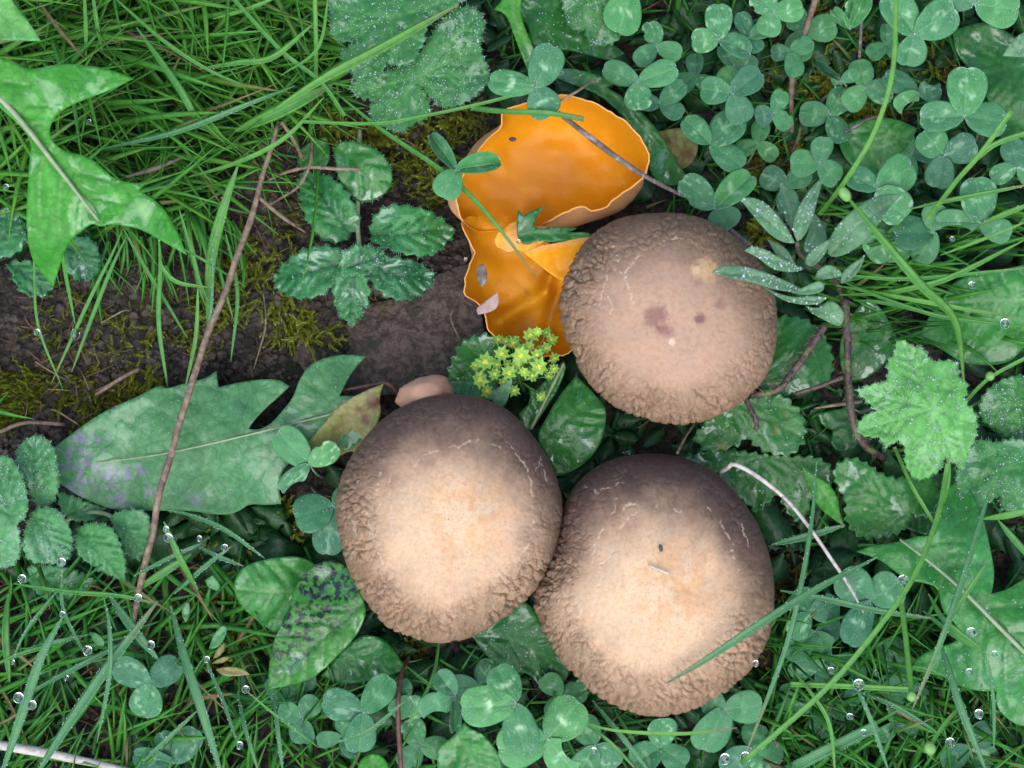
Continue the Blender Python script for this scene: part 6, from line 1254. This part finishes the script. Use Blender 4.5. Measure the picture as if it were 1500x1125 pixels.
# little narrow pale leaflets, lower left
nv_ = empty('narrow_leaflet_plant', gpx(300, 965)); tag(nv_, 'sprig of small pale oval leaflets among the lower left blades', 'plant')
for ol, z in (([(306, 950), (312, 930), (325, 915), (333, 918), (330, 935), (318, 950)], 18), ([(312, 965), (318, 950), (328, 940), (331, 948), (322, 962)], 17), ([(316, 980), (335, 976), (355, 979), (366, 988), (345, 991), (325, 990)], 19), ([(310, 972), (325, 962), (337, 962), (328, 972)], 17), ([(130, 925), (145, 928), (155, 940), (150, 948), (138, 942)], 14), ([(265, 900), (270, 882), (277, 882), (279, 900), (272, 912)], 16), ([(300, 850), (312, 842), (324, 858), (318, 866), (304, 860)], 18)):
    c_ = np.mean(ol, 0); sheet('leaflet', ol, [(ol[0][0], ol[0][1], z - 1), (c_[0], c_[1], z)], M['yellowing'] if z in (17, 19) else M['nettle'], nv_, step=3, wave=.2, vw=1.2, mid=[ol[0], ol[3]], nv=0)

# ------------------------------------------------------------------ uncountable cover: fine grass, dead fibres, moss, crumbs, low leaves
SOIL = np.array([(90, 420), (190, 385), (290, 330), (365, 255), (420, 200), (520, 170), (640, 190), (680, 260), (700, 350), (700, 500), (650, 565), (560, 570), (520, 520), (420, 555), (230, 560), (60, 690), (-20, 665), (-20, 480), (40, 440)], float)
def soilw(P): return inside(SOIL, P)
def many_blades(name, spec, mat, seed, segs=6):
    """spec rows: x, y, ang, length px, width px, z0, z1, bend, tint, dry"""
    VV = []; FF = []; TI = []; DRY = []; off = 0
    for (x, y, a, L, wd, z0, z1, bend, tint, dry, tw) in spec:
        u = np.linspace(0, 1, segs); aa = a + bend * u
        dx = np.cumsum(np.cos(aa)) * L / segs; dy = np.cumsum(np.sin(aa)) * L / segs
        z = z0 + (z1 - z0) * np.sin(u * np.pi * .62) / math.sin(math.pi * .62)
        P = W(x + dx, y + dy, np.maximum(z, .3) / 1000)
        T_, A, B = frames(P); c, s_ = math.cos(tw), math.sin(tw); A, B = A * c + B * s_, B * c - A * s_
        w_ = (wd * S * .5 * np.minimum(1, (1.03 - u) / .5))[:, None]
        ring = np.stack([P - A * w_ + B * w_ * .25, P, P + A * w_ + B * w_ * .25, P - B * w_ * .3], 1).reshape(-1, 3)
        i = np.arange(segs - 1)[:, None] * 4; j = np.arange(4)[None]; j2 = (j + 1) % 4
        FF.append(np.stack([i + j, i + j2, i + 4 + j2, i + 4 + j], -1).reshape(-1, 4) + off); VV.append(ring); off += len(ring)
        TI.append(np.full(len(ring), tint)); DRY.append(np.repeat(dry * sst(.2, .8, u) if dry < 1 else np.ones(segs), 4))
    o = mk(name, np.vstack(VV), np.vstack(FF), M[mat], None, {'tint': np.concatenate(TI), 'dry': np.concatenate(DRY), 'across': np.tile([-1, 0, 1., 0], len(TI) * segs)}, origin=(0, 0, 0)); o['kind'] = 'stuff'
    return o
KEEP = [np.array(q, float) for q in ([(826, 132), (895, 150), (948, 200), (958, 235), (945, 285), (900, 325), (870, 350), (860, 530), (740, 520), (700, 480), (672, 435), (680, 350), (650, 300), (655, 245), (700, 190), (728, 150)],)]
def rows(n, box, angs, L, wd, z0, z1, tint, dry=.06, avoid_soil=True, mask=None):
    out = []; k = 0
    while len(out) < n and k < n * 6:
        k += 1
        x = random.uniform(box[0], box[2]); y = random.uniform(box[1], box[3])
        if avoid_soil and soilw(np.array([[x, y]]))[0] and random.random() > .04: continue
        if mask and not mask(x, y): continue
        a = random.gauss(*random.choice(angs)); l_ = random.uniform(*L)
        if any(inside(q, np.array([[x + math.cos(a) * l_ * u, y + math.sin(a) * l_ * u] for u in (-.6, -.45, -.3, -.15, 0, .15, .3, .45, .6)])).any() for q in KEEP): continue
        out.append((x - math.cos(a) * l_ / 2, y - math.sin(a) * l_ / 2, a, l_, random.uniform(*wd), random.uniform(*z0), random.uniform(*z1), random.gauss(0, .22), min(1, max(0, random.gauss(*tint))), 1.0 if random.random() < dry * .4 else (random.uniform(.3, .9) if random.random() < dry else 0), random.gauss(0, .5)))
    return out
sp_ = []
sp_ += rows(430, (-30, -30, 500, 320), [(-.3, .35), (.6, .35), (1.4, .35), (-.25, .3)], (120, 300), (4, 9.5), (1, 6), (8, 28), (.78, .2))
sp_ += rows(260, (-30, -30, 500, 330), [(-.3, .5), (.6, .5), (1.4, .5)], (60, 170), (4, 9), (1, 4), (4, 14), (.6, .2), .1)
sp_ += rows(160, (-30, 860, 480, 1160), [(-.9, .5), (.9, .5)], (50, 150), (4, 9), (1, 3), (2, 9), (.5, .2), .1)
sp_ += rows(160, (1120, 920, 1540, 1160), [(-.9, .5), (.9, .5)], (50, 150), (4, 9), (1, 3), (2, 9), (.5, .2), .1)
sp_ += rows(230, (-30, -30, 500, 330), [(0, 1.2)], (50, 130), (3, 8), (0, 2), (2, 9), (.4, .2), .2)
sp_ += rows(240, (-30, 840, 480, 1160), [(-.95, .35), (1.2, .3), (-.3, .3)], (70, 190), (4, 9), (1, 5), (4, 18), (.38, .18))
sp_ += rows(380, (1120, 900, 1540, 1160), [(1.1, .3), (-.8, .35), (.4, .3)], (70, 200), (3.5, 8.5), (1, 6), (5, 26), (.38, .18))
sp_ += rows(170, (480, 960, 1140, 1160), [(1.0, .6), (-.8, .5)], (50, 130), (3, 7), (0, 3), (2, 10), (.35, .18))
sp_ += rows(260, (720, -30, 1540, 330), [(0, 1.5)], (40, 120), (3, 7), (0, 2), (2, 8), (.35, .2), .15)
sp_ += rows(150, (1220, 300, 1540, 500), [(-.2, .25), (.25, .2)], (80, 190), (4, 8), (2, 8), (8, 22), (.55, .2))
sp_ += rows(150, (1150, 560, 1540, 800), [(0, 1.5)], (50, 120), (3, 7), (0, 2), (1, 6), (.3, .15))
sp_ += rows(60, (120, 320, 360, 430), [(1.5, .2), (1.2, .2)], (60, 120), (4, 7), (4, 10), (3, 9), (.5, .15), avoid_soil=False)
# the lawn goes on outside the frame
for bx in ((-330, -200, -30, 1300), (1530, -200, 1830, 1300), (-30, -220, 1530, -20), (-30, 1150, 1530, 1340)):
    sp_ += rows(420, bx, [(0, 1.5)], (70, 190), (4, 10), (1, 5), (4, 24), (.45, .2), avoid_soil=False)
o = many_blades('grass', sp_, 'grass', 1); tag(o, 'fine green lawn grass filling the gaps all around', 'grass')
lt = rows(520, (-30, -30, 480, 330), [(0, 1.5)], (25, 90), (1.5, 4), (.2, 1.5), (.8, 4), (.5, .25), 0)
lt += rows(520, (-20, 200, 700, 700), [(0, 1.5)], (12, 70), (.9, 2.4), (.2, 1.0), (.6, 2.2), (.45, .3), 0, False)
lt += rows(330, (-20, 780, 480, 1150), [(0, 1.5)], (25, 80), (1.5, 4), (.2, 1.5), (.6, 3), (.4, .25), 0)
lt += rows(420, (480, -20, 1520, 1150), [(0, 1.5)], (20, 80), (1.2, 3.4), (.2, 1.2), (.5, 3), (.4, .25), 0)
o = many_blades('dead_grass', lt, 'litter', 2, 5); tag(o, 'tangle of dead straw fibres lying on the damp soil', 'dead grass')
# moss: shoots set with tiny pointed leaves
def moss(patches):
    V = []; F = []; TI = []; off = 0
    for (cx, cy, rx, ry, n, L0, tint, fl, dirn) in patches:
        for k in range(int(n * 1.9)):
            a = random.uniform(0, 2 * math.pi); r = math.sqrt(random.random()); x = cx + math.cos(a) * rx * r; y = cy + math.sin(a) * ry * r
            d = random.uniform(0, 2 * math.pi) if dirn is None else random.gauss(dirn, .5); L = L0 * random.uniform(.6, 1.3) * 1.2; m = max(5, int(L / 1.5))
            up = random.uniform(.15, .6) if dirn is not None else random.uniform(.4, 1.3)
            base = gpx(x, y); b = base
            t = np.linspace(0, 1, m); bend = random.gauss(0, .5); dd = d + bend * t
            P = b + np.stack([np.cumsum(np.cos(dd)) * L * S / m, -np.cumsum(np.sin(dd)) * L * S / m, L * S * up * t * .8], -1)
            T_, A, B = frames(P)
            for q in range(m):
                for s_ in range(3):
                    an = q * 2.4 + s_ * 2.1; lv_ = fl * 1.25 * S * random.uniform(.7, 1.25) * (1 - .45 * t[q]); rd = A[q] * math.cos(an) + B[q] * math.sin(an)
                    ax = rd * .8 + T_[q] * .75; ax /= np.linalg.norm(ax); sd2 = np.cross(ax, rd); sd2 /= np.linalg.norm(sd2) + 1e-9
                    p0 = P[q]; V += [p0 - sd2 * lv_ * .10, p0 + ax * lv_ * .45 + sd2 * lv_ * .22, p0 + ax * lv_, p0 + ax * lv_ * .45 - sd2 * lv_ * .22]
                    F.append((off, off + 1, off + 2, off + 3)); off += 4; TI += [min(1, max(0, random.gauss(tint, .18) + .35 * (t[q] - .4)))] * 4
    o = mk('moss', np.array(V), np.array(F), M['moss'], None, {'tint': np.array(TI)}, origin=(0, 0, 0), smooth=False); o['kind'] = 'stuff'
    tag(o, 'tufts of yellow-green moss on the damp soil and between the plants', 'moss')
moss([(60, 575, 75, 35, 46, 34, .42, 7, 3.0), (20, 590, 40, 30, 26, 36, .45, 8, 2.8), (150, 560, 45, 30, 22, 26, .4, 6, .5), (215, 560, 25, 35, 18, 24, .75, 6, 1.6), (130, 600, 20, 22, 10, 24, .7, 6, 1.4),
      (375, 400, 60, 50, 60, 22, .55, 5, None), (420, 455, 40, 40, 36, 24, .6, 5, 1.2), (330, 440, 35, 40, 26, 22, .5, 5, None), (465, 490, 28, 22, 20, 20, .7, 5, None), (250, 480, 90, 60, 60, 18, .35, 4.5, None), (120, 470, 80, 60, 40, 18, .3, 4.5, None), (440, 300, 50, 60, 50, 16, .3, 4, None), (540, 470, 60, 40, 16, 10, .3, 4, None),
      (600, 215, 60, 50, 90, 20, .42, 5, None), (640, 280, 20, 30, 26, 20, .6, 5, None), (545, 205, 16, 14, 16, 18, .9, 7, None), (500, 190, 20, 16, 14, 18, .75, 6, None), (672, 170, 26, 16, 24, 18, .7, 5, None), (700, 200, 40, 30, 40, 16, .3, 4, None),
      (1175, 35, 26, 18, 40, 22, .7, 5, None), (1240, 80, 28, 50, 66, 26, .68, 5, 1.5), (1235, 150, 26, 34, 60, 24, .8, 5, 1.5), (1180, 170, 40, 30, 50, 20, .5, 5, None), (1300, 160, 20, 16, 24, 22, .7, 5, None), (1195, 205, 16, 12, 22, 20, .8, 6, None), (1100, 220, 50, 30, 44, 16, .35, 4, None), (1370, 95, 20, 34, 24, 22, .5, 5, None), (1130, 85, 50, 30, 40, 16, .35, 4, None),
      (1310, 700, 14, 20, 22, 18, .75, 5, 1.6), (1115, 345, 14, 10, 14, 18, .8, 6, None), (405, 760, 24, 26, 44, 20, .8, 6, None), (365, 805, 22, 16, 30, 18, .75, 6, None), (300, 780, 50, 20, 50, 18, .55, 5, None), (420, 800, 18, 14, 18, 18, .7, 6, None), (205, 1045, 45, 30, 50, 18, .6, 5, None), (150, 880, 40, 20, 30, 16, .45, 5, None), (350, 870, 40, 30, 40, 22, .5, 6, None), (330, 930, 50, 40, 46, 26, .45, 7, None),
      (650, 1075, 14, 12, 18, 16, .8, 5, None), (700, 965, 26, 12, 20, 16, .5, 5, None), (1150, 845, 26, 20, 30, 16, .4, 5, None), (1140, 1000, 40, 50, 50, 18, .35, 5, None), (1200, 1080, 60, 40, 50, 18, .35, 5, None), (310, 28, 26, 12, 24, 18, .85, 5, None), (600, 960, 20, 16, 16, 16, .5, 5, None), (905, 1050, 40, 20, 30, 14, .35, 4, None), (470, 180, 16, 12, 14, 16, .8, 5, None)] + [(x_, y_, 13, 11, 22, 17, random.uniform(.3, .75), 5, None) for x_, y_ in ((1138, 246), (1150, 228), (1163, 210), (1172, 190), (1180, 168), (1195, 152), (1215, 142), (1240, 132), (1268, 124), (1295, 114), (1090, 248), (1115, 242), (1132, 222), (1118, 192), (1230, 198), (1262, 180), (1300, 176), (1205, 120), (1270, 80), (1150, 130), (1220, 60), (1330, 130), (1285, 100), (1165, 240))])
# soil crumbs
def crumbs():
    n = 13000; P = rng.uniform([-20, 180], [720, 720], (n, 2)); P = P[soilw(P)]; r = rng.uniform(.9, 1.6, len(P)) * (1 + 5.5 * rng.random(len(P)) ** 3.2) * S
    C = gpx(P[:, 0], P[:, 1]); V, F = beads_vf(C, r); V = V + rng.normal(0, .5 * S, V.shape)
    o = mk('soil_crumbs', V, F, M['crumb'], None, origin=(0, 0, 0), smooth=False); o['kind'] = 'stuff'; tag(o, 'small crumbs of dark soil scattered on the bare patch', 'soil')
crumbs()
# low leaves in the shade under everything
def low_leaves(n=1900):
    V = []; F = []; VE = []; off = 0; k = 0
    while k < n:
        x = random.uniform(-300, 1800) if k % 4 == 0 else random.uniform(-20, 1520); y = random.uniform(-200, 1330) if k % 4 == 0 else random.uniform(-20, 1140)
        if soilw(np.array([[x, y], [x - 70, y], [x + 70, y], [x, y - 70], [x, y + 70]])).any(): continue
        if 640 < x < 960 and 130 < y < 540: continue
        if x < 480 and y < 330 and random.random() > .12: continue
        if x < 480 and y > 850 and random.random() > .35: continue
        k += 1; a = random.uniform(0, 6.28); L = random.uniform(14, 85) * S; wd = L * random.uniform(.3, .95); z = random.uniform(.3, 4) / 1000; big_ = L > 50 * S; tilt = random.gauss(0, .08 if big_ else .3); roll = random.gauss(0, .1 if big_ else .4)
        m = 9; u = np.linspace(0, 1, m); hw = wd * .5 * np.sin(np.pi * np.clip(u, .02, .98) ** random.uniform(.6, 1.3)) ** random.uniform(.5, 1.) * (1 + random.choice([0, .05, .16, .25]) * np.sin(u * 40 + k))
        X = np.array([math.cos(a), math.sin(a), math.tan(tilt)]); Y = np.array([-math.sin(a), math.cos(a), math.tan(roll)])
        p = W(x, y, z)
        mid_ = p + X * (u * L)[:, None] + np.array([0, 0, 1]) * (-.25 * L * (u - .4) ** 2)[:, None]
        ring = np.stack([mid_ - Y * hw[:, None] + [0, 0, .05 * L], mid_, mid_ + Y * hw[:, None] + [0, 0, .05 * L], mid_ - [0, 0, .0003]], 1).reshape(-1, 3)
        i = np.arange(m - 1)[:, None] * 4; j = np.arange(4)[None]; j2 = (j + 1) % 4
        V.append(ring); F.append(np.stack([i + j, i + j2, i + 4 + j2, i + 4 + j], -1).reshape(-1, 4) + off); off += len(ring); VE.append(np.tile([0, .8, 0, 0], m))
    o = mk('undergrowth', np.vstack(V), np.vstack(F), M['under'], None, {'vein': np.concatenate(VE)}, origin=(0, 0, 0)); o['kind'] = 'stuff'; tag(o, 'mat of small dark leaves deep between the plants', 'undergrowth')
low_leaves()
